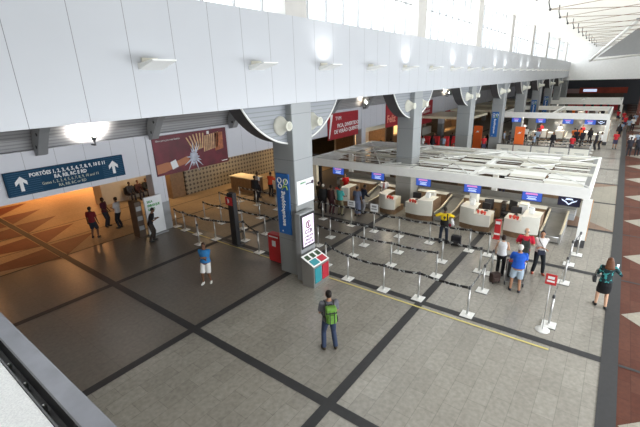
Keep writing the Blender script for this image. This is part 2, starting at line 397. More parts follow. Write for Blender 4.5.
# spotlights washing the soffit (real fittings)
def spotlamp(x, y, z, label, e=220, col=(1, 0.86, 0.66)):
    t = thing('spotlight', label, 'spotlight', (x, y, z))
    b = B(); lathe(b, [(0.05, -0.12), (0.09, -0.1), (0.12, 0.08), (0.10, 0.08), (0.09, 0.03)], (0, 0, 0), (0, -0.5, 0.85), 14); obj('lamp_housing', b, charcoal, t)
    b = B(); box(b, -0.03, 0, -0.35, 0.03, 0.05, -0.05); box(b, -0.03, 0.0, -0.35, 0.03, 0.36, -0.30); obj('bracket', b, charcoal, t)
    l = bpy.data.lights.new('spot_bulb', 'SPOT'); l.spot_size = 2.6; l.spot_blend = 0.6; l.energy = e*2.2; l.color = col; l.shadow_soft_size = 0.08
    lo = bpy.data.objects.new('spot_bulb', l); COL.objects.link(lo); lo.location = (x, y-0.05, z+0.24); lo.rotation_euler = (2.1, 0, 0)
    b = B(); blob(b, (0, -0.06, 0.10), 0.075, 10); obj('lens', b, mat('lamp_glow', (1, 1, 1), 0.4, emit=(1, 0.93, 0.8), estr=60), t)
spotlamp(7.55, 17.85, 5.2, 'glaring spotlight on top of the back wall above the gates sign', 420, (1, 0.93, 0.85))
spotlamp(17.2, 17.85, 5.2, 'spotlight on top of the back wall behind the nearest pillar', 60, (1, 0.93, 0.85))
spotlamp(30.4, 17.85, 5.2, 'warm spotlight above the red summer banner', 130)
spotlamp(40.8, 17.85, 5.2, 'warm spotlight on the back wall beyond the second pillar', 110)
spotlamp(51.0, 17.85, 5.2, 'warm spotlight on the back wall beyond the third pillar', 110)

# ---- gates sign
t = thing('gates_sign', 'blue overhead sign with white arrows and gate numbers', 'sign', (6.42, 18.12, 3.78))
b = B(); box(b, -2.27, -0.06, -0.47, 2.27, 0.08, 0.47); soft(obj('sign_board', b, signblue, t), 0.01)
for i in range(0): box(b, -2.2, -0.064, -0.42+0.083*i, -1.1, -0.06, -0.405+0.083*i); box(b, 1.3, -0.064, -0.42+0.083*i, 2.2, -0.06, -0.405+0.083*i)
for xa, xb in ((-2.2, -1.1), (1.3, 2.2)):
    b = B()
    for i in range(11): box(b, xa, -0.064, -0.42+0.083*i, xb, -0.06, -0.405+0.083*i)
    obj('stripes', b, mat('sign_blue_light', (0.025, 0.11, 0.2), 0.6), t)
for ax in (-1.78, 1.78):
    b = B(); prism(b, [(-0.06, -0.3), (0.06, -0.3), (0.06, 0.05), (0.2, -0.08), (0.2, 0.08), (0, 0.28), (-0.2, 0.08), (-0.2, -0.08), (-0.06, 0.05)], 1, -0.075, -0.062)
    for v in b.verts: v.co.x += ax
    obj('arrow', b, white_ink, t)
text('PORTÕES 1, 2, 3, 4, 5, 6, 7, 8, 9, 10 E 11', 0.205, (0, -0.07, 0.2), (1, 0, 0), (0, 0, 1), white_ink, t, align='CENTER', sx=0.86, bold=0.006)
text('RA, RB, RC E RD', 0.205, (0, -0.07, -0.01), (1, 0, 0), (0, 0, 1), white_ink, t, align='CENTER', sx=0.86, bold=0.006)
text('Gates 1, 2, 3, 4, 5, 6, 7, 8, 9, 10 and 11', 0.165, (0, -0.07, -0.2), (1, 0, 0), (0, 0, 1), mat('pale_ink', (0.6, 0.62, 0.5), 0.6), t, align='CENTER', sx=0.86)
text('RA, RB, RC or RD', 0.165, (0, -0.07, -0.38), (1, 0, 0), (0, 0, 1), MATS['pale_ink'], t, align='CENTER', sx=0.86)


# ---- banners on the back wall
t = thing('advertising_banner', 'dark red banner with a splashing hand and pleated fan of notes', 'banner', (12.58, 18.12, 3.85))
maroon = mat('maroon_print', (0.125, 0.006, 0.018), 0.5, noise=0.45, nscale=1.2)
b = B(); box(b, -2.3, -0.03, -0.99, 2.3, 0.07, 0.99); obj('banner_sheet', b, maroon, t)
b = B()   # accordion of pleats
for i in range(13):
    a = math.radians(118-7.4*i); cx, cz = 0.22+0.06*i, -0.40+0.02*i; r0, r1 = 0.36, 1.28-0.02*i
    dx, dz = math.cos(a), math.sin(a)
    if i > 5: cx += (i-5)*0.085; dx, dz = math.cos(math.radians(80)), 1; r1 = 0.98; r0 = 0.12
    px, pz = 0.042, 0.01
    prism(b, [(cx+dx*r0-px, cz+dz*r0), (cx+dx*r0+px, cz+dz*r0), (cx+dx*r1+px, cz+dz*r1), (cx+dx*r1-px, cz+dz*r1)], 1, -0.05, -0.032)
obj('pleated_fan', b, mat('fan_gold', (0.62, 0.40, 0.22), 0.6, noise=0.3, nscale=5), t)
b = B(); prism(b, [(1.42, -0.22), (2.0, -0.16), (2.02, 0.78), (1.5, 0.78)], 1, -0.05, -0.034); obj('note_panel', b, mat('fan_rust', (0.38, 0.12, 0.05), 0.6, noise=0.4, nscale=7), t)
b = B(); random.seed(3)
for i in range(16):
    a = 2*PI*i/16+random.uniform(-.1, .1); r = random.choice((0.36, 0.5, 0.62, 0.88))*random.uniform(0.85, 1.1)
    pts = [(math.cos(a-0.2)*0.28, math.sin(a-0.2)*0.28), (math.cos(a)*r, math.sin(a)*r), (math.cos(a+0.2)*0.28, math.sin(a+0.2)*0.28)]
    prism(b, [(-0.05+x*0.8, -0.33+z) for x, z in pts], 1, -0.065, -0.05)
lathe(b, [(0.25, 0), (0.25, 0.012)], (-0.05, -0.053, -0.33), (0, -1, 0), 16)
obj('splash', b, mat('splash_print', (0.62, 0.66, 0.78), 0.5, noise=0.2), t)
b = B(); prism(b, [(-2.28, -0.88), (-2.28, -0.42), (-1.7, -0.36), (-1.25, -0.42), (-0.45, -0.22), (-0.3, -0.48), (-0.6, -0.62), (-1.3, -0.72), (-1.9, -0.85)], 1, -0.045, -0.032)
obj('printed_hand', b, mat('hand_print', (0.45, 0.17, 0.08), 0.6), t)
b = B(); prism(b, [(-1.42, -0.78), (-1.06, -0.68), (-1.18, -0.28), (-1.5, -0.38)], 1, -0.055, -0.046); obj('printed_cuff', b, paper, t)
text('Abra a porta para novas histórias', 0.13, (-2.15, -0.04, 0.72), (1, 0, 0), (0, 0, 1), white_ink, t, sx=0.8)
b = B(); box(b, 0.95, -0.05, 0.76, 1.1, -0.03, 0.92); box(b, 1.8, -0.05, -0.88, 2.2, -0.03, -0.84); obj('emblem', b, white_ink, t)

sred = mat('summer_red', (0.36, 0.015, 0.025), 0.5, noise=0.15)
t = thing('advertising_banner', 'red banner with slanted white summer lettering beyond the nearest pillar', 'banner', (27.3, 18.12, 3.72))
b = B(); box(b, -2.22, -0.03, -1.02, 2.22, 0.07, 1.02); obj('banner_sheet', b, sred, t)
b = B(); prism(b, [(-2.2, -0.9), (-2.1, -0.9), (-1.6, 0.95), (-1.9, 0.95)], 1, -0.045, -0.03); obj('white_edge', b, white_ink, t)
text('TVM', 0.42, (-1.25, -0.04, 0.45), (1, 0, 0), (0, 0, 1), white_ink, t)
text('FICA, DIVERTIDO', 0.42, (-1.0, -0.04, -0.15), (1, 0, 0.02), (0, 0, 1), white_ink, t, bold=0.01)
text('DE VERÃO QUENTE', 0.42, (-1.45, -0.04, -0.6), (1, 0, 0.02), (0, 0, 1), white_ink, t, bold=0.01)
t = thing('advertising_banner', 'red banner with large pale script beside the second pillar', 'banner', (36.5, 18.12, 3.72))
b = B(); box(b, -1.75, -0.03, -1.05, 1.75, 0.07, 1.2); obj('banner_sheet', b, sred, t)
text('Feliz', 1.0, (-1.6, -0.04, -0.6), (1, 0, 0), (0, 0, 1), mat('coral_ink', (0.85, 0.35, 0.25), 0.5), t, bold=0.02)
t = thing('advertising_banner', 'dark red banner with slanted white lines right of the second pillar', 'banner', (44.4, 18.12, 3.4))
b = B(); box(b, -2.1, -0.03, -1.3, 2.1, 0.07, 1.3); obj('banner_sheet', b, sred, t)
for i in range(3): text('FICA, DIVERTIDO', 0.42, (-1.9, -0.04, 0.3-0.5*i), (1, 0, 0.05), (0, 0, 1), white_ink, t)

# ---- things mounted on the nearest pillar
t = thing('shopping_banner', 'tall blue vertical banner lettered aeroshopping on the nearest pillar', 'banner', (10.2, 9.46, 2.88))
b = B(); box(b, -0.06, -0.30, -1.18, 0.0, 0.30, 1.17); obj('banner_sheet', b, blue, t)
text('aeroshopping', 0.25, (-0.065, -0.05, -0.85), (0, 0, 1), (0, 1, 0), white_ink, t, bold=0.006, sx=1.0)
def logo(t, y0, z0, s):
    b = B()
    for (cy, cz, r) in ((0.10, 0.22, 0.07), (0.09, 0.06, 0.06), (-0.12, 0.2, 0.075)):
        ring = [(0, y0+s*(cy+r*math.cos(a)), z0+s*(cz+r*math.sin(a))) for a in [2*PI*i/14 for i in range(15)]]
        tube(b, [(-0.068, p[1], p[2]) for p in ring], 0.014*s, 5, cap=False)
    obj('logo', b, white_ink, t)
    b = B(); tube(b, [(-0.068, y0-s*0.02, z0+s*0.02), (-0.068, y0-s*0.14, z0+s*0.08), (-0.068, y0-s*0.18, z0-s*0.02)], 0.018*s, 5); tube(b, [(-0.068, y0+s*0.02, z0-s*0.04), (-0.068, y0-s*0.16, z0+0.28*s)], 0.014*s, 5); obj('logo_accent', b, mat('lime_ink', (0.45, 0.65, 0.1), 0.5), t)
logo(t, 0.0, 0.62, 1.35)
b = B(); box(b, -0.066, 0.08, -1.1, -0.06, 0.13, -1.05); obj('mark', b, white_ink, t)
for k, xx in ((3, 40.5), (6, 70.8), (5, 60.7)):
    d = dup(t, (xx, 9.46, 2.75), label='tall blue vertical banner on the %s' % {3: 'fourth pillar, above the white canopy', 6: 'seventh pillar', 5: 'sixth pillar'}[k])
    for c in d.children: pass
t = thing('wall_notice', 'blank white notice panel on the front of the nearest pillar', 'notice', (10.74, 8.89, 3.32))
b = B(); box(b, -0.49, -0.04, -0.42, 0.49, 0.0, 0.47); obj('notice_board', b, paper, t)
text('ABERTO', 0.08, (-0.3, -0.045, 0.34), (1, 0, 0), (0, 0, 1), green_ink, t); text('embarque', 0.09, (0.0, -0.045, 0.26), (1, 0, 0), (0, 0, 1), dark_ink, t)
b = B(); lathe(b, [(0.07, 0), (0.07, 0.01)], (0.4, -0.04, 0.3), (0, -1, 0), 14); obj('dark_disc', b, dark_ink, t)
# lit advertising totem against the pillar
t = thing('display_totem', 'grey totem with lit white screen at the foot of the nearest pillar', 'display', (10.40, 8.60, 0))
b = B(); box(b, -0.42, -0.04, 0, 0.42, 0.22, 2.68); soft(obj('cabinet', b, grey_metal, t), 0.02)
b = B(); box(b, -0.40, -0.07, 1.30, 0.40, -0.04, 2.62); obj('bezel', b, black, t)
b = B(); box(b, -0.32, -0.08, 1.38, 0.32, -0.07, 2.54); obj('screen', b, mat('lit_screen', (0.7, 0.62, 0.72), 0.4, emit=(0.80, 0.68, 0.86), estr=0.75), t)
b = B(); tube(b, [(0.13*math.cos(a), -0.086, 2.2+0.13*math.sin(a)) for a in [0.7+5.2*i/14 for i in range(15)]], 0.022, 5); box(b, -0.03, -0.09, 2.12, 0.03, -0.08, 2.28); obj('ring_logo', b, mat('plum_ink', (0.16, 0.02, 0.06), 0.5), t)
text('CCR', 0.22, (0, -0.083, 1.86), (1, 0, 0), (0, 0, 1), dark_ink, t, align='CENTER', bold=0.005)
for i, s in enumerate(('A MELHOR', 'VIAGEM', 'SALVADOR')): text(s, 0.12, (0, -0.083, 1.70-0.13*i), (1, 0, 0), (0, 0, 1), dark_ink, t, align='CENTER', sx=0.9)
# recycling / sorting bin
t = thing('sorting_bin', 'four coloured sorting bin in front of the lit totem', 'bin', (10.24, 8.12, 0))
b = B(); prism(b, [(-0.28, 0.0), (0.28, 0.0), (0.28, 1.12), (-0.28, 0.86)], 0, -0.47, 0.47); soft(obj('bin_body', b, steel, t), 0.01)
prof = [((-0.235, -0.02), (-0.25, -0.03), mat('bin_teal', (0.03, 0.28, 0.33), 0.4)), ((0.02, -0.02), (0, 0), mat('bin_red', (0.45, 0.02, 0.04), 0.4))]
sl = (1.12-0.86)/0.56
for ix, x in enumerate((-0.22, 0.22)):
    m_ = prof[ix][2]
    b = B(); prism(b, [(-0.25, 0.88), (-0.02, 0.88+sl*0.23), (-0.02, 0.905+sl*0.23), (-0.25, 0.905)], 0, x-0.18, x+0.18)
    obj('lid', b, m_, t)
    b = B(); box(b, x-0.19, -0.30, 0.18, x+0.19, -0.278, 0.78); obj('front_label', b, m_, t)
for x in (-0.3, 0, 0.3):
    b = B(); prism(b, [(0.03, 0.88+sl*0.28), (0.22, 0.88+sl*0.47), (0.22, 0.90+sl*0.47), (0.03, 0.90+sl*0.28)], 0, x-0.10, x+0.10); obj('slot', b, mat('dark_green_slot', (0.03, 0.07, 0.03), 0.5), t)
b = B(); prism(b, [(-0.29, 0.865), (0.29, 1.13), (0.29, 1.14), (-0.29, 0.875)], 0, -0.48, 0.48); obj('top_frame', b, white, t)
# red box behind the pillar
t = thing('notice_stand', 'red upright cabinet with white notice left of the nearest pillar', 'cabinet', (10.62, 10.55, 0))
b = B(); box(b, -0.05, -0.33, 0.05, 0.25, 0.33, 1.28); soft(obj('cabinet_body', b, red, t), 0.02)
b = B(); box(b, -0.06, -0.1, 0.75, -0.05, 0.1, 1.0); obj('notice', b, paper, t)
b = B(); box(b, -0.06, -0.25, 1.15, -0.05, 0.25, 1.2); obj('heading', b, white_ink, t)
b = B(); box(b, 0.0, -0.3, 0, 0.2, 0.3, 0.05); obj('plinth', b, charcoal, t)

# ---- mezzanine edge under the camera
b = B(); box(b, -6, -9, 5.40, 0.375, 9, 5.545); struct('floor_mezzanine', b, slab)
b = B(); box(b, -6, -9, 5.0, 0.40, 9, 5.40); struct('wall_mezzanine', b, grey_metal)
t = thing('edge_channel', 'steel edge channel and cap along the balcony edge', 'edge channel', (0, 0, 0))
alu = mat('dull_aluminium', (0.16, 0.165, 0.19), 0.42, 0.35, noise=0.12, nscale=6)
for y0, y1, mm in ((1.62, 9, alu), (1.375, 1.615, alu), (-4, 1.370, mat('bright_aluminium', (0.45, 0.48, 0.52), 0.4, 0.3))):
    b = B(); box(b, 0.455, y0, 5.5, 0.565, y1, 5.555); obj('cap', b, mm, t)
b = B(); box(b, 0.38, -4, 5.40, 0.455, 9, 5.42); box(b, 0.378, -4, 5.42, 0.388, 9, 5.55); box(b, 0.447, -4, 5.42, 0.457, 9, 5.556); box(b, 0.55, -4, 5.0, 0.56, 9, 5.5); obj('channel', b, charcoal, t)
for i in range(12):
    b = B(); y = 1.18+0.3*i; lathe(b, [(0.012, 0), (0.012, 0.05), (0.006, 0.055)], (0.418, y, 5.42), (0, 0, 1), 8); obj('clip', b, steel, t)

# ---- ceiling lamps of the gate hall and back aisles
def lamp(x, y, z, e, col, label, group='warm ceiling lamps', size=0.5):
    t = thing('ceiling_lamp', label, 'lamp', (x, y, z), 0, group)
    b = B(); lathe(b, [(size*0.6, 0), (size*0.55, -0.06), (size*0.5, -0.06)], (0, 0, 0), (0, 0, 1), 20); obj('lamp_body', b, white, t)
    b = B(); lathe(b, [(size*0.48, -0.062), (size*0.46, -0.07)], (0, 0, 0), (0, 0, 1), 20); obj('diffuser', b, mat('warm_diffuser', (1, 0.8, 0.5), 0.5, emit=(1, 0.6, 0.25), estr=6), t)
    l = bpy.data.lights.new('bulb', 'AREA'); l.shape = 'DISK'; l.size = size; l.energy = e; l.color = col
    lo = bpy.data.objects.new('bulb', l); COL.objects.link(lo); lo.location = (x, y, z-0.1)
OR = (1.0, 0.45, 0.16); WM = (1.0, 0.66, 0.34)
for i, (x, y, e, cl, wd) in enumerate(((6.3, 29.5, 60, OR, 'deep in the gate hall, left'), (9.0, 31.5, 150, OR, 'deep in the gate hall beyond the red shirted person'), (3.2, 22.5, 45, OR, 'at the left end of the gate hall'), (7.4, 23.6, 45, OR, 'over the pair talking in the gate hall'), (12.2, 31.5, 330, OR, 'at the glowing end of the gate hall'),
     (12.6, 23.6, 60, WM, 'in front of the waiting bench'), (14.3, 20.2, 25, WM, 'before the patterned tile wall, left'), (18.5, 21.0, 70, WM, 'before the patterned tile wall, right'), (24, 20.8, 120, WM, 'behind the nearest pillar'), (34, 19.8, 160, WM, 'above the first lit shop'), (44, 19.8, 160, WM, 'above the second lit shop'), (56, 19.8, 160, WM, 'above the fourth lit shop'))):
    lamp(x, y, 3.15, e, cl, 'round warm ceiling lamp '+wd)

t = thing('shop_bay', 'glowing orange shop front beyond the gates sign', 'shop', (11.2, 35.5, 0))
b = B(); box(b, -2.5, 0, 0, 5.5, 0.2, 3.0); obj('rear_wall', b, mat('orange_glow_wall', (0.7, 0.35, 0.1), 0.6, emit=(1.0, 0.42, 0.08), estr=0.7), t)  # wall emits by itself, the shop's glow put into its material
b = B(); box(b, -2.5, -1.5, 2.3, 5.5, -1.4, 3.0); obj('shop_header', b, red, t)
b = B(); box(b, -1.0, -2.6, 0, 1.6, -2.0, 1.0); obj('shop_counter', b, wood, t)
for i in range(4):
    b = B(); box(b, -0.9+0.62*i, -2.55, 1.0, -0.45+0.62*i, -2.1, 1.45); obj('goods_box', b, [red, orange, paper, red][i], t)

# ================================================================ QUEUE POSTS AND BELTS
beltm = mat('printed_black_belt', (0.02, 0.02, 0.022), 0.5); nt, N, L, bs = nodes(beltm); P, X_, Y_, Z_ = xyz(nt)
s_ = mth(nt, 'ADD', X_, Y_); fr1 = mth(nt, 'FRACT', mth(nt, 'MULTIPLY', s_, 2.6)); nz = N.new('ShaderNodeTexNoise'); nz.inputs['Scale'].default_value = 16; L.new(P, nz.inputs['Vector'])
f = mth(nt, 'MULTIPLY', mth(nt, 'LESS_THAN', fr1, 0.5), mth(nt, 'GREATER_THAN', nz.outputs['Fac'], 0.5))
L.new(mixc(nt, f, (0.015, 0.015, 0.017), (0.4, 0.42, 0.42)), bs.inputs['Base Color'])
chrome = mat('satin_chrome', (0.50, 0.50, 0.49), 0.3, 0.75)
basem = mat('white_base', (0.82, 0.82, 0.79), 0.4)
post_me = {}
def make_post():
    b = B(); lathe(b, [(0.032, 0.03), (0.032, 0.93)], (0, 0, 0), (0, 0, 1), 14); post_me['post'] = obj('post', b, chrome)
    b = B(); box(b, -0.19, -0.19, 0.012, 0.19, 0.19, 0.035); lathe(b, [(0.07, 0.035), (0.05, 0.06), (0.034, 0.07)], (0, 0, 0), (0, 0, 1), 14); post_me['base'] = soft(obj('base', b, basem), 0.008)
    b = B(); box(b, -0.20, -0.20, 0, 0.20, 0.20, 0.014); post_me['foot_rim'] = obj('foot_rim', b, charcoal)
    b = B(); lathe(b, [(0.03, 0.93), (0.040, 0.935), (0.040, 1.02), (0.03, 1.04), (0.01, 1.045)], (0, 0, 0), (0, 0, 1), 14); post_me['belt_head'] = obj('belt_head', b, charcoal)
make_post(); first = [True]
def post(x, y, label, nxt=None, group='queue posts with belts', m=None, extra=None):
    t = thing('queue_post', label, 'queue post', (x, y, 0), 0, group)
    for k, o in post_me.items():
        c = o if first[0] else o.copy()
        if not first[0]: COL.objects.link(c)
        c.parent = t
    first[0] = False
    if nxt:
        dx, dy = nxt[0]-x, nxt[1]-y; Ln = math.hypot(dx, dy); ux, uy = dx/Ln, dy/Ln; nx_, ny_ = -uy, ux
        b = B(); n = 8; prev = None
        for i in range(n+1):
            tt = 0.04+(Ln-0.08)*i/n; z = 0.985-0.05*4*(i/n)*(1-i/n); w_ = 0.0025
            ring = [b.verts.new((ux*tt+nx_*s*w_, uy*tt+ny_*s*w_, z+h)) for s, h in ((-1, -0.05), (1, -0.05), (1, 0.035), (-1, 0.035))]
            if prev:
                for j in range(4): b.faces.new((prev[j], prev[(j+1) % 4], ring[(j+1) % 4], ring[j]))
            else: b.faces.new(ring[::-1])
            prev = ring
        b.faces.new(prev); bmesh.ops.recalc_face_normals(b, faces=b.faces[:])
        obj('belt', b, m or beltm, t)
    return t
def chain(pts, labels, **k):
    out = []
    for i, p in enumerate(pts): out.append(post(p[0], p[1], labels[i], pts[i+1] if i+1 < len(pts) else None, **k))
    return out
def W(row, n): # wording by place along a row
    return None
rowA = [(11.36, 8.42+0.55), (11.08, 7.23), (11.1, 5.72), (11.24, 4.46), (11.19, 2.79), (12.97, 2.81), (14.4, 2.88), (15.98, 3.0)]
rowA[0] = (11.55, 8.6)
chain(rowA, ['queue post hidden behind the sorting bin beside the nearest pillar', 'queue post in the front row, next to the sorting bin', 'queue post in the front row, second right of the sorting bin',
             'front row queue post standing by the dark floor line crossing', 'corner queue post of the front row, nearest the camera on the yellow line', 'queue post behind the front corner post, left of the white shirted woman',
             'queue post at the right end of the third row', 'queue post in front of the red stand by the desks'])
chain([(13.0, 10.1), (12.94, 8.17), (13.02, 6.41), (13.14, 4.56)], ['second row queue post behind the nearest pillar', 'second row queue post right of the nearest pillar', 'middle queue post of the second row', 'queue post at the free right end of the second row'])
chain([(14.1, 10.2), (14.16, 8.35), (14.3, 6.7), (14.45, 4.82), (14.4, 3.32)], ['third row queue post behind the nearest pillar', 'third row queue post with dark foot, right of the pillar', 'middle queue post of the third row', 'third row queue post in front of the black suitcase', 'queue post doubling the right end of the third row'])
chain([(16.0, 13.6), (16.04, 12.08), (16.0, 10.2), (15.9, 8.81), (15.95, 7.48), (16.0, 5.98), (16.1, 4.23), (16.1, 3.44)],
      ['back row queue post farthest left behind the pillar', 'back row queue post behind the teal shirted man', 'back row queue post carrying the framed white sign', 'back row queue post carrying the white paper sign',
       'back row queue post in front of the cream desk corner', 'back row queue post at the feet of the yellow shirted man', 'back row queue post right of the black suitcase', 'queue post doubling the right end of the back row'])
chain([(18.12, 0.42), (16.93, 0.59), (15.16, 0.58), (12.03, 0.62)], ['right lane queue post beside the white end post of the canopy', 'right lane queue post, second from the canopy', 'right lane queue post, third from the canopy', 'right lane queue post nearest the camera by the red sign'])
chain([(10.85, 18.05), (10.8, 17.2), (10.78, 16.14), (10.86, 14.79), (11.53, 13.44), (10.93, 11.86)], ['queue post beside the white notice board column', 'queue post on the yellow line, second from the column', 'queue post on the yellow line, left of a close pair', 'queue post right of the blue shirted walker', 'queue post behind the black totem', 'queue post left of the red cabinet'], group='queue posts left of the pillar')
chain([(12.5, 17.78), (12.53, 16.36), (12.61, 14.77), (12.7, 13.2), (12.7, 11.8)], ['second line queue post nearest the tiled wall', 'second line queue post left of the black totem', 'second line queue post right of the black totem', 'second line queue post far right of the totem', 'second line queue post behind the nearest pillar'], group='queue posts left of the pillar')
chain([(14.3, 18.6), (14.3, 16.9), (14.3, 15.2), (14.3, 13.4)], ['third line queue post nearest the tiled wall', 'third line queue post in front of the brown counter', 'third line queue post behind the black totem', 'third line queue post right of the couple at the counter'], group='queue posts left of the pillar')
chain([(15.9, 18.6), (15.9, 17.1), (15.9, 15.4)], ['fourth line queue post nearest the tiled wall', 'fourth line queue post before the counters', 'fourth line queue post, right end before the counters'], group='queue posts left of the pillar')
post(10.02, 14.95, 'single queue post standing just before the yellow line', None, group='queue posts left of the pillar')

def signpost(x, y, z0, z1, w_, m_, label, rz=0, own=False, name='post_sign'):
    t = thing(name, label, 'sign', (x, y, 0), rz)
    b = B(); box(b, -0.02, -w_/2, z0, 0.0, w_/2, z1); soft(obj('sign_panel', b, m_, t), 0.01)
    b = B(); box(b, -0.022, -w_*0.36, z0+(z1-z0)*0.25, -0.019, w_*0.36, z0+(z1-z0)*0.42); obj('print', b, grey_metal if m_ != red else white_ink, t)
    b = B(); box(b, -0.022, -w_*0.3, z0+(z1-z0)*0.55, -0.019, w_*0.3, z0+(z1-z0)*0.8); obj('print', b, grey_metal if m_ != red else white_ink, t)
    b = B(); tube(b, [(0.012, 0, (0 if own else 1.046)), (0.012, 0, z0+0.05)], 0.012, 8); obj('stem', b, charcoal if not own else chrome, t)
    if own:
        b = B(); lathe(b, [(0.2, 0), (0.2, 0.015), (0.05, 0.03)], (0.012, 0, 0), (0, 0, 1), 20); obj('base', b, basem, t)
    return t
signpost(16.0, 10.2, 1.05, 1.38, 0.44, paper, 'white framed sign on a queue post in front of the desks')
signpost(15.9, 8.81, 1.05, 1.45, 0.42, paper, 'white paper sign on a queue post before the white shirted agent')
signpost(11.66, 0.74, 1.52, 1.85, 0.28, red, 'small red sign on a round based stand, right of the queue', own=True)

# ================================================================ CHECK-IN ISLAND
def make_canopy(label, x0, x1, y0, y1, zt, zb, full=True, group=None):
    t = thing('check_in_canopy', label, 'canopy', (x0, y0, 0), 0, group)
    Ly, Lx = y1-y0, x1-x0
    b = B(); box(b, 0, 0, zb, 0.12, Ly, zt); soft(obj('front_beam', b, white, t), 0.01)
    b = B(); box(b, Lx-0.12, 0, zb+0.1, Lx, Ly, zt); obj('rear_beam', b, white, t)
    b = B(); box(b, 0.12, 0, zb, Lx-0.12, 0.12, zt); obj('side_beam', b, white, t)
    b = B(); box(b, 0.12, 0.12, zt-0.12, Lx-0.12, 0.3, zt-0.04); obj('side_gutter', b, grey_metal, t)
    b = B(); box(b, 0.12, Ly-0.12, zb, Lx-0.12, Ly, zt); obj('side_beam', b, white, t)
    b = B(); box(b, -0.05, -0.12, 0, 0.12, 0.22, zb); box(b, -0.06, -0.13, 0.0, 0.13, 0.23, 0.35, 1); obj('end_post', b, [white, charcoal], t)
    b = B(); box(b, -0.04, -0.15, 0.35, 0.12, -0.12, zb); obj('post_trim', b, mat('orange_wood_trim', (0.55, 0.3, 0.14), 0.5), t)
    ny = max(2, int(round(Ly/4.9)))
    for j in range(1, ny):
        b = B(); box(b, 0.12, Ly*j/ny-0.11, zt-0.22, Lx-0.12, Ly*j/ny+0.11, zt-0.02); obj('cross_beam', b, white, t)
    rnd = random.Random(5)
    nx = int(Lx/0.42)
    for i in range(nx):                      # louvre strips lying across the frame, with gaps
        xa = 0.25+(Lx-0.4)*i/nx; wd = (Lx-0.4)/nx
        for j in range(ny*3 if full else 0):
            ya = 0.3+(Ly-0.45)*j/(ny*3); yb = 0.3+(Ly-0.45)*(j+1)/(ny*3)
            gap = rnd.random() < (0.30 if ya < Ly*0.55 else 0.62)
            ww = wd*(rnd.uniform(0.0, 0.4)+0.05 if gap else 0.985); off = rnd.uniform(0, wd-ww)
            za = zt-0.06+rnd.uniform(-0.03, 0.03); tl = rnd.uniform(-0.05, 0.03)
            b = B(); v = box(b, xa+off, ya, za-0.02, xa+off+ww, yb-rnd.uniform(0.0, 0.12), za)
            for q in v:
                if q.co.x > xa+off+ww/2: q.co.z += tl
            obj('louvre_strip', b, white if rnd.random() < 0.8 else offwhite, t)
    if full:
        for j in range(ny):
            for s in (0, 1):
                ya, yb = Ly*j/ny, Ly*(j+1)/ny
                if s: ya, yb = yb, ya
                b = B(); tube(b, [(0.12, ya, zt-0.02), (Lx-0.12, yb, zt-0.02)], 0.03, 6); obj('diagonal_brace', b, white, t)
        for i in (0.33, 0.66):
            b = B(); box(b, Lx*i-0.08, 0.1, zt-0.04, Lx*i+0.08, Ly-0.1, zt+0.07); obj('purlin', b, offwhite, t)
    return t
make_canopy('large white slatted canopy over the nearest check-in desks', 19.08, 26.9, 0.38, 15.25, 2.64, 2.17)
for i, (x, y) in enumerate(((23.3, 5.05), (23.3, 10.35), (23.3, 11.95), (23.3, 14.85))):
    t = thing('support_post', ['white support post behind the conveyor, right of the second monitor pair', 'white support post near the second pillar under the canopy', 'white support post behind the white shirted agent', 'white support post behind the red shirted agent'][i], 'post', (x, y, 0), 0, 'white posts under the canopy')
    b = B(); box(b, -0.12, -0.14, 0, 0.12, 0.14, 2.38); soft(obj('post_shaft', b, white, t), 0.01)
    b = B(); box(b, -0.16, -0.18, 0, 0.16, 0.18, 0.06); obj('base_plate', b, grey_metal, t)
t = thing('support_post', 'cream front support post right beside the nearest pillar', 'post', (19.3, 15.0, 0))
b = B(); box(b, -0.12, -0.14, 0, 0.12, 0.14, 2.17); obj('post_shaft', b, cream, t); b = B(); box(b, -0.16, -0.18, 0, 0.16, 0.18, 0.06); obj('base_plate', b, grey_metal, t)

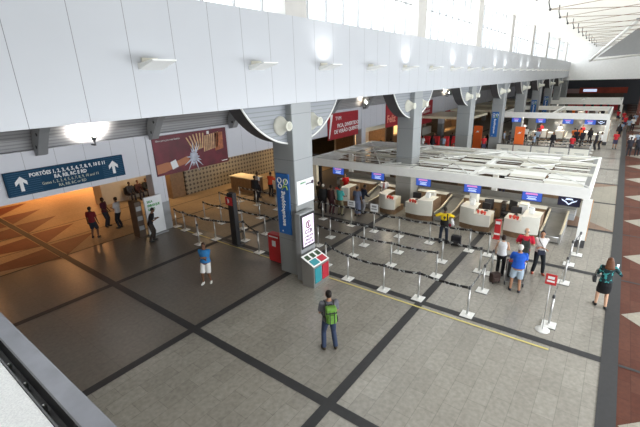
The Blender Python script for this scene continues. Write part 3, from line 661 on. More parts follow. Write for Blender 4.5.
scr_blue = mat('screen_blue', (0.03, 0.06, 0.3), 0.3, emit=(0.04, 0.11, 0.50), estr=0.8)
scr_pink = mat('screen_pink', (0.5, 0.1, 0.3), 0.3, emit=(0.62, 0.30, 0.62), estr=0.8)
scr_white = mat('screen_white', (0.6, 0.7, 0.8), 0.3, emit=(0.65, 0.75, 1.0), estr=0.9)
scr_black = mat('screen_dark', (0.01, 0.01, 0.02), 0.3, emit=(0.01, 0.01, 0.03), estr=1)
def monitor(x, y, z, label, kind='blue', ztop=2.17, w_=0.84, h=0.47, rz=0, group='monitors over the desks'):
    t = thing('hanging_monitor', label, 'monitor', (x, y, z), rz, group)
    b = B(); box(b, 0, -w_/2, -h/2, 0.07, w_/2, h/2); soft(obj('casing', b, black, t), 0.01)
    b = B(); box(b, -0.006, -w_/2+0.02, -h/2+0.02, 0, w_/2-0.02, h/2-0.02); obj('screen', b, scr_blue if kind == 'blue' else scr_black, t)
    if kind == 'blue':
        b = B(); prism(b, [(-0.24, 0.07), (0.28, 0.06), (0.26, 0.14), (-0.20, 0.15)], 0, -0.011, -0.006); obj('headline', b, scr_pink, t)
        for zz, ww in ((-0.02, 0.2), (-0.09, 0.16), (-0.14, 0.2)): 
            b = B(); box(b, -0.011, -ww, zz-0.012, -0.006, ww, zz+0.012); obj('text_line', b, scr_white, t)
    else:
        b = B(); prism(b, [(0, -0.12), (0.1, -0.02), (0.3, 0.07), (0.26, 0.0), (0.12, -0.07), (0.08, -0.12), (0, -0.17), (-0.08, -0.12), (-0.12, -0.07), (-0.26, 0.0), (-0.3, 0.07), (-0.1, -0.02)], 0, -0.011, -0.006)
        prism(b, [(-0.16, 0.05), (0.16, 0.05), (0.1, 0.12), (-0.1, 0.12)], 0, -0.011, -0.006); obj('wing_emblem', b, scr_white, t)
    if ztop: 
        b = B(); tube(b, [(0.04, 0, h/2-0.01), (0.04, 0, ztop-z)], 0.02, 6); obj('hanger', b, charcoal, t)
    return t
for y, k, s in ((13.25, 'blue', 'blue airline monitor above the red shirted agent'), (10.5, 'blue', 'blue airline monitor above the white shirted agent'), (7.75, 'blue', 'blue airline monitor right of the second pillar'), (5.2, 'blue', 'blue airline monitor over the black chairs'), (2.55, 'blue', 'blue airline monitor over the rightmost desk'), (1.1, 'dark', 'dark monitor with white winged emblem at the canopy end')):
    monitor(19.3, y, 1.94, s, k)

def make_desk(label, x, y, mir, group='cream check-in desks'):
    """front faces -X; tall half on the -y side, mir=-1 swaps"""
    t = thing('check_in_desk', label, 'desk', (x, y, 0), 0, group); m1 = mir
    def arc(y): # plan of the curved front
        u = (y+0.72)/1.44
        return -0.14*math.sin(PI*min(1, max(0, u)))-0.08*u
    n = 12; ys = [-0.72+1.44*i/n for i in range(n+1)]
    def plate(yl, depth, z0, z1, inset, back):
        pts = [(arc(yy)+inset, yy*m1) for yy in yl]+[(back, yl[-1]*m1), (back, yl[0]*m1)]
        b = B(); prism(b, pts, 2, z0, z1); return b
    obj('plinth', plate(ys, 0, 0, 0.34, 0.10, 1.15), wood, t)
    obj('front_panel', plate(ys[:7], 0, 0.30, 1.10, 0.0, 0.14), offwhite, t)
    obj('front_panel', plate(ys[6:], 0, 0.30, 0.86, 0.0, 0.10), offwhite, t)
    obj('counter_top', plate(ys[6:], 0, 0.86, 0.90, -0.03, 0.75), offwhite, t)
    obj('transaction_shelf', plate(ys[:7], 0, 1.10, 1.135, -0.02, 0.95), offwhite, t)
    b = B(); box(b, 0.14, min(-0.72*m1, -0.69*m1), 0.3, 1.3, max(-0.72*m1, -0.69*m1), 1.1); obj('side_panel', b, wood, t)
    b = B(); box(b, 0.1, min(0.72*m1, 0.69*m1), 0.3, 0.75, max(0.72*m1, 0.69*m1), 0.86); obj('side_panel', b, cream, t)
    b = B(); box(b, 0.6, -0.66, 0.34, 1.15, 0.0, 0.74) if m1 > 0 else box(b, 0.6, 0.0, 0.34, 1.15, 0.66, 0.74); obj('drawer_unit', b, wood, t)
    return t
def ornaments(x, y, z, label):
    t = thing('red_ornament', label, 'ornament', (x, y, z), 0, 'red ornaments on the desks')
    for i, (dx, dy, r) in enumerate(((0, 0, 0.085), (0.02, 0.17, 0.07), (-0.05, -0.15, 0.07))):
        b = B(); blob(b, (dx, dy, 0.10), r, 10); lathe(b, [(0.05, 0), (0.03, 0.05)], (dx, dy, 0), (0, 0, 1), 10); obj('red_tuft', b, flower_red, t)
def computer(x, y, z, rz, label):
    t = thing('desktop_monitor', label, 'computer', (x, y, z), rz, 'computers on the desks')
    b = B(); box(b, -0.02, -0.22, 0.08, 0.03, 0.22, 0.40); soft(obj('screen_case', b, black, t), 0.01)
    b = B(); box(b, 0.03, -0.20, 0.10, 0.034, 0.20, 0.38); obj('screen', b, scr_white, t)
    b = B(); lathe(b, [(0.10, 0), (0.10, 0.012), (0.02, 0.02), (0.02, 0.12)], (0, 0, 0), (0, 0, 1), 14); obj('stand', b, charcoal, t)
def printer(x, y, z, label):
    t = thing('ticket_printer', label, 'printer', (x, y, z), 0, 'printers on the desks')
    b = B(); prism(b, [(-0.12, 0), (0.14, 0), (0.14, 0.22), (-0.04, 0.24), (-0.12, 0.12)], 1, -0.11, 0.11); soft(obj('printer_case', b, white, t), 0.01)
    b = B(); box(b, -0.06, -0.08, 0.235, 0.0, 0.08, 0.30); obj('paper_slip', b, paper, t)
DK = [('cream check-in desk behind the teal shirted man', 18.75, 12.65, 1), ('cream check-in desk in front of the white shirted agent', 18.75, 9.60, -1), ('curved cream desk beside the second pillar', 18.75, 7.72, 1), ('curved cream desk in front of the black chairs', 18.75, 4.82, -1), ('rightmost cream desk of the nearest island, by the red shirted man', 18.8, 2.75, 1)]
wt = ['behind the teal shirted man', 'of the white shirted agent', 'beside the second pillar', 'in front of the black chairs', 'at the right end of the island']
for i, (lb, x, y, mr) in enumerate(DK):
    dk = make_desk(lb, x, y, mr)
    if i < 2: dk.scale = (1, 0.68, 1)
    ornaments(x-0.02, y+0.32*mr*(0.7 if i < 2 else 1), 0.90, 'cluster of small red ornaments on the desk ' + wt[i])
    if i > 1: computer(x+0.60, y+0.36*mr, 0.903, 0.3*mr, 'black computer screen on the desk ' + wt[i])
    if i > 1: printer(x+0.52, y-0.28*mr, 1.135, 'small white printer on the desk ' + wt[i])
# service box columns between desk and conveyor
for i, (x, y, h) in enumerate(((20.0, 4.95+0.35, 1.75), (20.0, 8.1-0.5, 1.25), (20.05, 2.95, 1.3))):
    t = thing('service_cabinet', ['tall white cabinet under the monitor over the black chairs', 'white cabinet behind the desk beside the second pillar', 'white cabinet behind the rightmost desk'][i], 'cabinet', (x, y, 0), 0, 'white cabinets behind the desks')
    b = B(); box(b, -0.02, -0.2, 0, 0.42, 0.2, h); soft(obj('cabinet_body', b, offwhite, t), 0.01)
    b = B(); box(b, -0.03, -0.17, h*0.5, -0.02, 0.17, h*0.93); obj('cabinet_door', b, white, t)
    b = B(); box(b, -0.04, 0.10, h*0.7, -0.03, 0.13, h*0.78); obj('handle', b, steel, t)

def conveyor(label, y, x0=18.95, x1=21.6):
    t = thing('baggage_conveyor', label, 'conveyor', (x0, y, 0), 0, 'baggage conveyors between the desks'); L_ = x1-x0
    b = B(); prism(b, [(0, 0.05), (L_, 0.05), (L_, 0.62), (1.1, 0.30), (0, 0.30)], 1, -0.36, 0.36); obj('conveyor_body', b, grey_metal, t)
    b = B(); prism(b, [(0.02, 0.30), (1.1, 0.30), (L_, 0.62), (L_, 0.65), (1.1, 0.335), (0.02, 0.335)], 1, -0.33, 0.33); obj('belt', b, rubber, t)
    for s in (-1, 1):
        b = B(); prism(b, [(0, 0.0), (L_, 0.0), (L_, 0.78), (1.0, 0.46), (0, 0.46)], 1, s*0.36, s*0.42); obj('side_guard', b, steel, t)
        b = B(); prism(b, [(0, 0.46), (1.0, 0.46), (L_, 0.78), (L_, 0.81), (1.0, 0.49), (0, 0.49)], 1, s*0.35, s*0.43); obj('guard_cap', b, cream, t)
    b = B(); tube(b, [(-0.02, -0.34, 0.3), (-0.02, 0.34, 0.3)], 0.03, 8); obj('roller', b, steel, t)
    b = B(); box(b, -0.01, -0.33, 0.06, 0.0, 0.33, 0.27); obj('scale_plate', b, steel, t)
    return t
conveyor('baggage conveyor right of the desk beside the second pillar', 6.53)
conveyor('baggage conveyor at the right end of the island', 1.56)
conveyor('baggage conveyor between the two desks behind the pillar', 11.25)
t = thing('collector_belt', 'long grey collector conveyor running behind all the desks', 'conveyor', (21.65, 0.9, 0))
b = B(); box(b, 0, 0, 0.35, 1.25, 14.1, 0.66); obj('conveyor_body', b, grey_metal, t)
b = B(); box(b, 0.12, 0.02, 0.66, 1.13, 14.08, 0.70); obj('belt', b, rubber, t)
b = B(); box(b, 0, 0, 0.66, 0.08, 14.1, 0.86); obj('guard', b, steel, t); b = B(); box(b, 1.17, 0, 0.66, 1.25, 14.1, 1.0); obj('guard', b, rubber, t)
for i in range(8):
    for xx in (0.1, 1.1):
        b = B(); box(b, xx-0.03, 0.3+1.9*i, 0, xx+0.03, 0.38+1.9*i, 0.35); obj('leg', b, charcoal, t)
# low brown back cabinets between conveyors
for i, (y0, y1) in enumerate(((2.1, 3.9), (4.2, 6.1), (7.1, 8.8), (9.95, 10.85), (11.8, 14.4))):
    t = thing('back_cabinet', 'low brown cabinet with pale top behind the %s desk' % ('rightmost', 'fourth', 'pillar side', 'white shirted agent', 'leftmost')[i], 'cabinet', (21.15, y0, 0), 0, 'brown cabinets behind the desks')
    b = B(); box(b, 0, 0, 0, 0.4, y1-y0, 0.86); obj('cabinet_body', b, wood, t); b = B(); box(b, -0.03, -0.02, 0.86, 0.43, y1-y0+0.02, 0.90); obj('cabinet_top', b, offwhite, t)
# dark office wall behind the island
b = B(); box(b, 26.4, 0.9, 0, 26.6, 15, 2.1); struct('wall_office', b, darkbrown)
b = B()
for y in (2.0, 7.2, 12.0): box(b, 26.33, y, 0, 26.4, y+0.9, 2.05)
struct('door_1', b, wood)
b = B()
for y in (4.0, 9.3): box(b, 26.34, y, 0.9, 26.4, y+1.8, 2.0)
struct('window_3', b, mat('brown_hatch', (0.16, 0.11, 0.07), 0.5))  # hatch panes in plain dark brown

# office chairs
def office_chair(x, y, rz, label):
    t = thing('office_chair', label, 'chair', (x, y, 0), rz, 'black office chairs')
    b = B(); box(b, -0.24, -0.24, 0.44, 0.24, 0.24, 0.52); soft(obj('seat', b, black, t), 0.03, 3)
    b = B(); prism(b, [(0.22, 0.58), (0.27, 0.56), (0.34, 1.1), (0.29, 1.12)], 1, -0.23, 0.23); soft(obj('backrest', b, black, t), 0.025, 3)
    b = B(); tube(b, [(0, 0, 0.1), (0, 0, 0.45)], 0.03, 8); obj('gas_column', b, charcoal, t)
    for s in (-1, 1):
        b = B(); tube(b, [(0.1, s*0.26, 0.5), (0.1, s*0.29, 0.68), (-0.15, s*0.29, 0.69)], 0.018, 6); obj('armrest', b, black, t)
    for i in range(5):
        a = 2*PI*i/5; b = B(); tube(b, [(0, 0, 0.11), (0.28*math.cos(a), 0.28*math.sin(a), 0.07)], 0.02, 6); blob(b, (0.28*math.cos(a), 0.28*math.sin(a), 0.03), 0.03, 8); obj('leg', b, charcoal, t)
    b = B(); box(b, 0.2, -0.03, 0.46, 0.25, 0.03, 0.75); obj('back_support', b, charcoal, t)
office_chair(20.45, 4.55, 0.4, 'black office chair behind the desk with the tall white cabinet')
office_chair(20.75, 3.7, -0.5, 'black office chair left of the rightmost desk')
# red stand
t = thing('luggage_gauge', 'red upright luggage stand at the left of the rightmost desk', 'stand', (18.2, 3.6, 0))
b = B(); box(b, -0.04, -0.13, 0.04, 0.04, 0.13, 0.95); soft(obj('stand_panel', b, red, t), 0.01)
b = B(); box(b, -0.05, -0.10, 0.72, -0.04, 0.10, 0.86); obj('printed_mark', b, white_ink, t); b = B(); box(b, -0.05, -0.12, 0.2, -0.04, 0.12, 0.28); obj('printed_mark', b, white_ink, t)
b = B(); box(b, -0.12, -0.15, 0, 0.12, 0.15, 0.04); obj('base', b, red, t)

# ---- notice board by the gate column, black totem
t = thing('notice_board', 'white free standing board with green lettering by the gate column', 'board', (9.72, 18.0, 0))
b = B(); box(b, -0.46, -0.06, 0.08, 0.46, 0.06, 2.02); soft(obj('board_panel', b, paper, t), 0.01)
b = B(); box(b, -0.5, -0.2, 0, 0.5, 0.2, 0.08); obj('foot', b, grey_metal, t)
for i, s in enumerate(('SALA', 'EMBARQUE', 'GATES')): text(s, 0.17, (-0.34, -0.068, 1.72-0.2*i), (1, 0, 0), (0, 0, 1), green_ink, t, sx=0.75, bold=0.006)
t = thing('display_cabinet', 'brown glass fronted display cabinet left of the white board', 'cabinet', (9.02, 18.45, 0))
b = B(); box(b, -0.16, -0.3, 0, 0.16, 0.3, 1.85); obj('cabinet_body', b, darkbrown, t)
for z in (0.4, 0.9, 1.4):
    b = B(); box(b, -0.13, -0.31, z, 0.13, -0.3, z+0.22); obj('shelf_front', b, grey_metal, t)
t = thing('information_totem', 'slim black totem with a red and white panel at its top', 'totem', (10.97, 13.40, 0))
b = B(); box(b, -0.12, -0.19, 0.03, 0.12, 0.19, 2.55); soft(obj('totem_body', b, black, t), 0.02)
b = B(); box(b, -0.14, -0.14, 1.98, -0.12, 0.30, 2.36); obj('red_panel', b, red, t)
b = B(); prism(b, [(0.14, 2.06), (0.04, 2.12), (0.06, 2.24), (0.16, 2.30)], 0, -0.15, -0.14); obj('white_mark', b, white_ink, t)
b = B(); box(b, -0.2, -0.3, 0, 0.2, 0.3, 0.03); obj('base', b, charcoal, t)

# ---- counters in front of the tiled wall, left of the pillar
t = thing('service_counter', 'brown service counter in front of the patterned tile wall', 'counter', (17.6, 19.2, 0))
b = B(); box(b, 0, 0, 0, 1.0, 2.2, 0.98); obj('counter_body', b, wood, t); b = B(); box(b, -0.05, -0.05, 0.98, 1.05, 2.25, 1.03); obj('counter_top', b, cream, t)
for i, (y, mr) in enumerate(((17.6, 1), (15.9, -1))):
    make_desk('cream desk %s, left of the nearest pillar' % ('beside the small wall monitor' if i == 0 else 'nearest the dark partition'), 18.6, y, mr)
    computer(19.25, y+0.42*mr, 0.90, 0.2, 'black computer on the desk %s' % ('below the small wall monitor' if i == 0 else 'left of the nearest pillar'))
    ornaments(18.6, y+0.3*mr, 0.9, 'red ornaments on the desk %s' % ('below the small wall monitor' if i == 0 else 'left of the nearest pillar'))
t = thing('support_post', 'cream post between the desks left of the nearest pillar', 'post', (18.3, 16.75, 0)); b = B(); box(b, -0.1, -0.1, 0, 0.1, 0.1, 3.0); obj('post_shaft', b, cream, t); b = B(); box(b, -0.14, -0.14, 0, 0.14, 0.14, 0.05); obj('base_plate', b, grey_metal, t)
b = B(); box(b, 20.6, 15.6, 0, 20.75, 19.2, 2.5); struct('wall_dark_partition', b, black)
monitor(20.5, 18.4, 2.25, 'small blue monitor on the dark partition left of the nearest pillar', 'blue', None, 1.0, 0.5)
# restroom signs on beige wall
for i, z in enumerate((2.35, 1.85)):
    t = thing('pictogram_sign', ('upper' if i == 0 else 'lower') + ' dark pictogram sign on the beige waiting room wall', 'sign', (11.25+0.1*i, 25.6, z))
    b = B(); tube(b, [(0.15*math.cos(a), -0.03, 0.2*math.sin(a)) for a in [2*PI*k/16 for k in range(17)]], 0.05, 6); obj('ring', b, charcoal, t)
    b = B(); box(b, -0.06, -0.04, -0.1, 0.06, 0, 0.1); obj('figure_mark', b, charcoal, t)

# added strip lamps that brighten the space under the canopy
for i, (x, y) in enumerate(((20.2, 13.2), (20.2, 10.6), (20.2, 7.9), (20.2, 5.2), (20.2, 2.6), (23.5, 12.5), (23.5, 8.5), (23.5, 4.5))):
    t = thing('strip_fill_lamp', '%s added white strip lamp under the canopy, %s' % ('front' if i < 5 else 'rear', ['above the red shirted agent', 'above the white shirted agent', 'beside the second pillar', 'over the black chairs', 'over the rightmost desk', 'behind the left desks', 'behind the second pillar', 'behind the black chairs'][i]), 'lamp', (x, y, 2.36), 0, 'added strip lamps under the canopy')
    b = B(); box(b, -0.06, -0.6, 0, 0.06, 0.6, 0.05); obj('lamp_body', b, white, t)
    b = B(); box(b, -0.045, -0.58, -0.015, 0.045, 0.58, 0); obj('tube_cover', b, mat('tube_glow', (1, 1, 0.95), 0.5, emit=(1, 0.9, 0.72), estr=5), t)
    l = bpy.data.lights.new('strip', 'AREA'); l.shape = 'RECTANGLE'; l.size = 0.1; l.size_y = 1.1; l.energy = 22 if i < 5 else 7; l.color = (1, 0.87, 0.68)
    lo = bpy.data.objects.new('strip', l); COL.objects.link(lo); lo.location = (x, y, 2.33)

# ================================================================ PEOPLE
def fuse(bm, voxel):
    """closed overlapping shapes become one continuous skin"""
    me = bpy.data.meshes.new('tmp'); bm.to_mesh(me); bm.free()
    o = bpy.data.objects.new('tmp', me); COL.objects.link(o)
    r = o.modifiers.new('r', 'REMESH'); r.mode = 'VOXEL'; r.voxel_size = voxel; r.use_smooth_shade = True
    s = o.modifiers.new('s', 'SMOOTH'); s.iterations = 2; s.factor = 0.5
    dg = bpy.context.evaluated_depsgraph_get(); res = bpy.data.meshes.new_from_object(o.evaluated_get(dg))
    bpy.data.objects.remove(o); bpy.data.meshes.remove(me)
    for p in res.polygons: p.use_smooth = True
    return res
def mobj(name, me, m_, parent):
    me.materials.clear(); me.materials.append(m_); o = bpy.data.objects.new(name, me); COL.objects.link(o); o.parent = parent; return o
def loft(bm, rings, n=14):
    """rings: (center, rx, ry) stacked ellipses, closed"""
    R_ = []
    for c, rx, ry in rings:
        c = Vector(c); R_.append([bm.verts.new(c+Vector((rx*math.cos(2*PI*k/n), ry*math.sin(2*PI*k/n), 0))) for k in range(n)])
    fs = []
    for i in range(len(R_)-1):
        for k in range(n): fs.append(bm.faces.new((R_[i][k], R_[i][(k+1) % n], R_[i+1][(k+1) % n], R_[i+1][k])))
    fs.append(bm.faces.new(R_[0][::-1])); fs.append(bm.faces.new(R_[-1])); bmesh.ops.recalc_face_normals(bm, faces=fs)
def ik(a, b, l1, l2, hint):
    a = Vector(a); b = Vector(b); d = b-a; L_ = min(d.length, (l1+l2)*0.999); u = d.normalized(); b = a+u*L_
    c = (l1*l1-l2*l2+L_*L_)/(2*L_); h = math.sqrt(max(0, l1*l1-c*c)); hv = Vector(hint); hv = hv-u*hv.dot(u)
    if hv.length < 1e-4: hv = u.orthogonal()
    return a+u*c+hv.normalized()*h, b
SKIN = {'light': (0.55, 0.33, 0.22), 'tan': (0.38, 0.20, 0.12), 'brown': (0.17, 0.085, 0.05), 'dark': (0.075, 0.038, 0.025)}
def cm(c, kind='cloth'):
    n_ = kind+'_%d_%d_%d' % tuple(int(x*1000) for x in c)
    return mat(n_, c, 0.8 if kind == 'cloth' else 0.5, noise=0.10 if kind == 'cloth' else 0.04, nscale=9, spec=0.25)
TORSO = [(0.84, 0.10, 0.14), (0.92, 0.118, 0.168), (1.02, 0.10, 0.148), (1.12, 0.098, 0.138), (1.24, 0.11, 0.155), (1.34, 0.108, 0.168), (1.41, 0.09, 0.150), (1.455, 0.062, 0.085)]
def person(label, x, y, face, h=1.70, female=False, top=((0.5, 0.5, 0.5), 'short'), bottom=('trousers', (0.03, 0.03, 0.05)), shoes=(0.03, 0.03, 0.03), hair=('short', (0.02, 0.015, 0.01)), skin='tan',
           hands=((0.06, 0.27, 0.80), (0.06, -0.27, 0.80)), feet=((0, 0.11), (0, -0.11)), lean=0.0, headturn=0.0, headdown=0.0, seat=None, fine=1, z=0.0, bulk=1.05, group=None, elbow=(-0.6, 0.5, -0.6), hem=0.46):
    t = thing('person', label, 'person', (x, y, z), math.radians(face), group)
    s = h/1.72; vx = (0.014, 0.018, 0.026)[1 if fine == 1 else (0 if fine == 2 else 2)]*1.0
    fm = 0.92 if female else 1.0
    drop = 0.0 if seat is None else (0.93*s-seat-0.08)/s
    def up(p):   # lean of the upper body about the hips
        p = Vector(p); q = p-Vector((0, 0, 0.92)); ca, sa = math.cos(lean), math.sin(lean)
        return Vector((q.x*ca+q.z*sa, q.y, -q.x*sa+q.z*ca+0.92-drop))
    hipz = 0.90-drop
    sh = [up((0, sg*0.178*fm, 1.395)) for sg in (1, -1)]
    hd = []; el = []
    for i, sg in enumerate((1, -1)):
        e, w_ = ik(sh[i], Vector(hands[i])-Vector((0, 0, drop)) if seat is None else Vector(hands[i]), 0.285, 0.25, (elbow[0], elbow[1]*sg, elbow[2])); el.append(e); hd.append(w_)
    kn = []; an = []
    for i, sg in enumerate((1, -1)):
        hp = Vector((0, sg*0.085, hipz)); ft = feet[i]; a = Vector((ft[0], ft[1], 0.085 if len(ft) < 3 else ft[2]+0.085))
        k_, a_ = ik(hp, a, 0.43, 0.42, (1, 0.05*sg, 0.15)); kn.append(k_); an.append(a_)
    fdir = [Vector((1, 0.18*sg, 0)).normalized() for sg in (1, -1)]
    Rz = Matrix.Rotation(headturn, 3, 'Z') @ Matrix.Rotation(headdown, 3, 'Y')
    hc = up((0.015, 0, 1.61))
    def hp_(v): return hc+Rz @ Vector(v)
    def ell(b, c, r, rot=None):
        m4 = Matrix.Translation(c) @ ((rot or Matrix.Identity(3)).to_4x4()) @ Matrix.Diagonal((*r, 1)); bmesh.ops.create_uvsphere(b, u_segments=14, v_segments=10, radius=1.0, matrix=m4)
    def legs(b, g, to='ankle', flare=0.0):
        for i in (0, 1):
            hp = Vector((0, (0.085, -0.085)[i], hipz)); up_ = hp+Vector((0, 0, 0.03))
            if to == 'ankle': tube(b, [up_, hp.lerp(kn[i], 0.3), kn[i], kn[i].lerp(an[i], 0.35), an[i]], [0.082+g, 0.080+g, 0.054+g, 0.052+g+flare*.3, 0.037+g+flare], 12)
            else: tube(b, [up_, hp.lerp(kn[i], 0.35), hp.lerp(kn[i], 0.98)], [0.085+g, 0.088+g, 0.078+g], 12)
    def torso(b, g, z0, z1, rows=TORSO):
        rr = []
        for z_, rx, ry in rows:
            if z0-1e-6 <= z_ <= z1+1e-6:
                wx = ry*fm if not (female and z_ < 1.0) else ry*1.0
                c = up((0, 0, z_)); rr.append((c, rx*bulk+g, wx*bulk+g))
        loft(b, rr)
    def arms(b, g, frac=1.0):
        for i in (0, 1):
            a = sh[i]; pts = [a, a.lerp(el[i], 0.5), el[i], el[i].lerp(hd[i], 0.4), hd[i]]; rd = [0.056+g, 0.046+g, 0.037+g, 0.035+g, 0.025+g]
            if frac < 0.6: pts = [a, a.lerp(el[i], 0.4), a.lerp(el[i], 0.8)]; rd = [0.062+g, 0.056+g, 0.052+g]
            tube(b, pts, [r*fm for r in rd], 10)
            ell(b, a, (0.058+g,)*3)
    b = B(); torso(b, 0, 0, 2); tube(b, [up((-0.005, 0, 1.40)), up((0.0, 0, 1.50)), hp_((-0.01, 0, -0.04))], [0.07, 0.052*fm, 0.052*fm], 12)
    ell(b, hp_((-0.005, 0, 0.02)), (0.096, 0.074, 0.098), Rz); ell(b, hp_((0.03, 0, -0.045)), (0.058, 0.05, 0.055), Rz)
    if fine: 
        ell(b, hp_((0.093, 0, -0.012)), (0.018, 0.013, 0.02), Rz)
        for sg in (1, -1): ell(b, hp_((-0.005, 0.075*sg, -0.005)), (0.02, 0.012, 0.03), Rz)
    legs(b, 0); arms(b, 0)
    for i in (0, 1):
        ell(b, an[i]+fdir[i]*0.06+Vector((0, 0, -0.045)), (0.115, 0.042, 0.036), Matrix.Rotation(math.atan2(fdir[i].y, fdir[i].x), 3, 'Z'))
        d = (hd[i]-el[i]).normalized(); ell(b, hd[i]+d*0.045, (0.034, 0.026, 0.045))
    me = fuse(b, vx)
    if fine:   # fingers, rooted in the palm
        b = B(); b.from_mesh(me)
        for i, sg in enumerate((1, -1)):
            d = (hd[i]-el[i]).normalized(); sd = d.cross(Vector((0, 0, 1)))
            if sd.length < 0.3: sd = Vector((1, 0, 0))
            sd.normalize(); nrm = d.cross(sd).normalized(); p0 = hd[i]+d*0.06
            for j, (o_, ln) in enumerate(((-0.024, 0.062), (-0.008, 0.072), (0.008, 0.068), (0.024, 0.052))):
                a = p0+sd*o_; tube(b, [a, a+d*ln*0.45+nrm*0.004, a+d*ln*0.75+nrm*0.018, a+d*ln*0.9+nrm*0.034], [0.0085, 0.008, 0.0075, 0.006], 6)
            a = hd[i]+d*0.025-sd*0.02; tube(b, [a, a-sd*0.028+d*0.02, a-sd*0.034+d*0.045+nrm*0.01], [0.010, 0.009, 0.007], 6)
        for f_ in b.faces: f_.smooth = True
        b.to_mesh(me); b.free()
    S4 = Matrix.Diagonal((s, s, s, 1))
    parts = [mobj('body', me, cm(SKIN[skin], 'skin'), t)]
    # shirt
    tc_, sl = top
    b = B(); torso(b, 0.014, 0.92 if sl != 'vest' else 0.92, 1.46)
    if sl in ('short', 'long'): arms(b, 0.012, 1.0 if sl == 'long' else 0.4)
    loft(b, [(up((0, 0, 0.87)), 0.125, 0.172), (up((0, 0, 0.93)), 0.132, 0.178)]) if bottom[0] != 'skirt' else None
    parts.append(mobj('shirt', fuse(b, vx), cm(tc_), t))
    # lower garment
    b = B(); bk, bc = bottom
    loft(b, [((0, 0, 0.80-drop), 0.11, 0.15), ((0, 0, 0.90-drop), 0.128, 0.178), (up((0, 0, 0.99)), 0.112, 0.16)])
    if bk == 'trousers': legs(b, 0.013, 'ankle', 0.012)
    elif bk == 'shorts': legs(b, 0.02, 'knee')
    else:
        mid = (kn[0]+kn[1])/2
        loft(b, [((mid.x*0.9, 0, hem), 0.15, 0.185), ((mid.x*0.6, 0, 0.62), 0.16, 0.20), ((0, 0, 0.80-drop), 0.14, 0.19), ((0, 0, 0.92-drop), 0.125, 0.175)])
    parts.append(mobj({'trousers': 'trousers', 'shorts': 'shorts', 'skirt': 'skirt'}[bk], fuse(b, vx), cm(bc), t))
    # shoes
    for i in (0, 1):
        b = B(); M3 = Matrix.Rotation(math.atan2(fdir[i].y, fdir[i].x), 3, 'Z'); c = an[i]+fdir[i]*0.062+Vector((0, 0, -0.045))
        ell(b, c, (0.135, 0.052, 0.042), M3); ell(b, c-fdir[i]*0.06+Vector((0, 0, 0.02)), (0.07, 0.048, 0.045), M3)
        for v in b.verts: v.co.z = max(v.co.z, an[i].z-0.085)
        for f_ in b.faces: f_.smooth = True
        parts.append(obj('shoe', b, cm(shoes, 'leather'), t))
    # hair
    hs, hcol = hair
    if hs != 'none':
        b = B()
        if hs == 'bald': 
            for sg in (1, -1): ell(b, hp_((-0.04, 0.045*sg, 0.0)), (0.062, 0.04, 0.05), Rz)
        else:
            ell(b, hp_((-0.022, 0, 0.042)), (0.098, 0.083, 0.088), Rz)
            ell(b, hp_((-0.045, 0, 0.0)), (0.072, 0.074, 0.07), Rz)
        if hs == 'long':
            for k in range(4): ell(b, hp_((-0.07-0.008*k, 0, -0.02-0.06*k)), (0.055, 0.11+0.008*k, 0.075), Rz)
            for sg in (1, -1): ell(b, hp_((-0.02, 0.07*sg, -0.06)), (0.05, 0.03, 0.10), Rz)
        if hs == 'bob':
            ell(b, hp_((-0.035, 0, -0.02)), (0.085, 0.09, 0.095), Rz)
        if hs == 'bun': ell(b, hp_((-0.11, 0, 0.06)), (0.045, 0.045, 0.045), Rz)
        parts.append(mobj('hair', fuse(b, vx), cm(hcol, 'hair'), t))
    if fine:
        b = B()
        for sg in (1, -1): ell(b, hp_((0.082, 0.03*sg, 0.012)), (0.008, 0.013, 0.007), Rz)
        for f_ in b.faces: f_.smooth = True
        parts.append(obj('eyes', b, black, t))
        b = B(); ell(b, hp_((0.084, 0, -0.052)), (0.006, 0.022, 0.006), Rz); parts.append(obj('mouth', b, mat('lips', (0.25, 0.06, 0.05), 0.5), t))
    for p in parts: p.data.transform(S4)
    t['hands'] = 0; del t['hands']
    return t, [Vector(v)*s for v in hd], s
def at_(t, v):  # local -> world
    a = t.rotation_euler.z; return Vector((t.location.x+v[0]*math.cos(a)-v[1]*math.sin(a), t.location.y+v[0]*math.sin(a)+v[1]*math.cos(a), t.location.z+v[2]))

JN = (0.035, 0.05, 0.095)   # denim
# 1 traveller with the backpack
bp, hh, s = person('man with green backpack standing in the open floor, in blue jeans, seen from behind', 7.35, 5.42, 48, 1.88, top=((0.13, 0.13, 0.15), 'short'), bottom=('trousers', JN), shoes=(0.04, 0.03, 0.02), hair=('short', (0.012, 0.008, 0.006)), skin='tan',
                   hands=((0.26, 0.12, 1.06), (0.27, -0.10, 1.08)), feet=((0.02, 0.15), (-0.02, -0.15)), fine=2)
green = mat('green_nylon', (0.13, 0.30, 0.04), 0.6, noise=0.2, nscale=12); dkn = mat('black_nylon', (0.02, 0.025, 0.02), 0.6)
t = thing('backpack', 'bright green and black backpack on the back of the man in jeans', 'backpack', (bp.location.x, bp.location.y, 0), bp.rotation_euler.z)
b = B(); box(b, -0.36, -0.145, 1.08, -0.155, 0.145, 1.55); soft(obj('main_bag', b, green, t), 0.05, 4)
b = B(); box(b, -0.42, -0.11, 1.10, -0.35, 0.11, 1.36); soft(obj('front_pocket', b, green, t), 0.03, 3)
b = B(); box(b, -0.365, -0.15, 1.38, -0.30, 0.15, 1.42); soft(obj('top_band', b, dkn, t), 0.01)
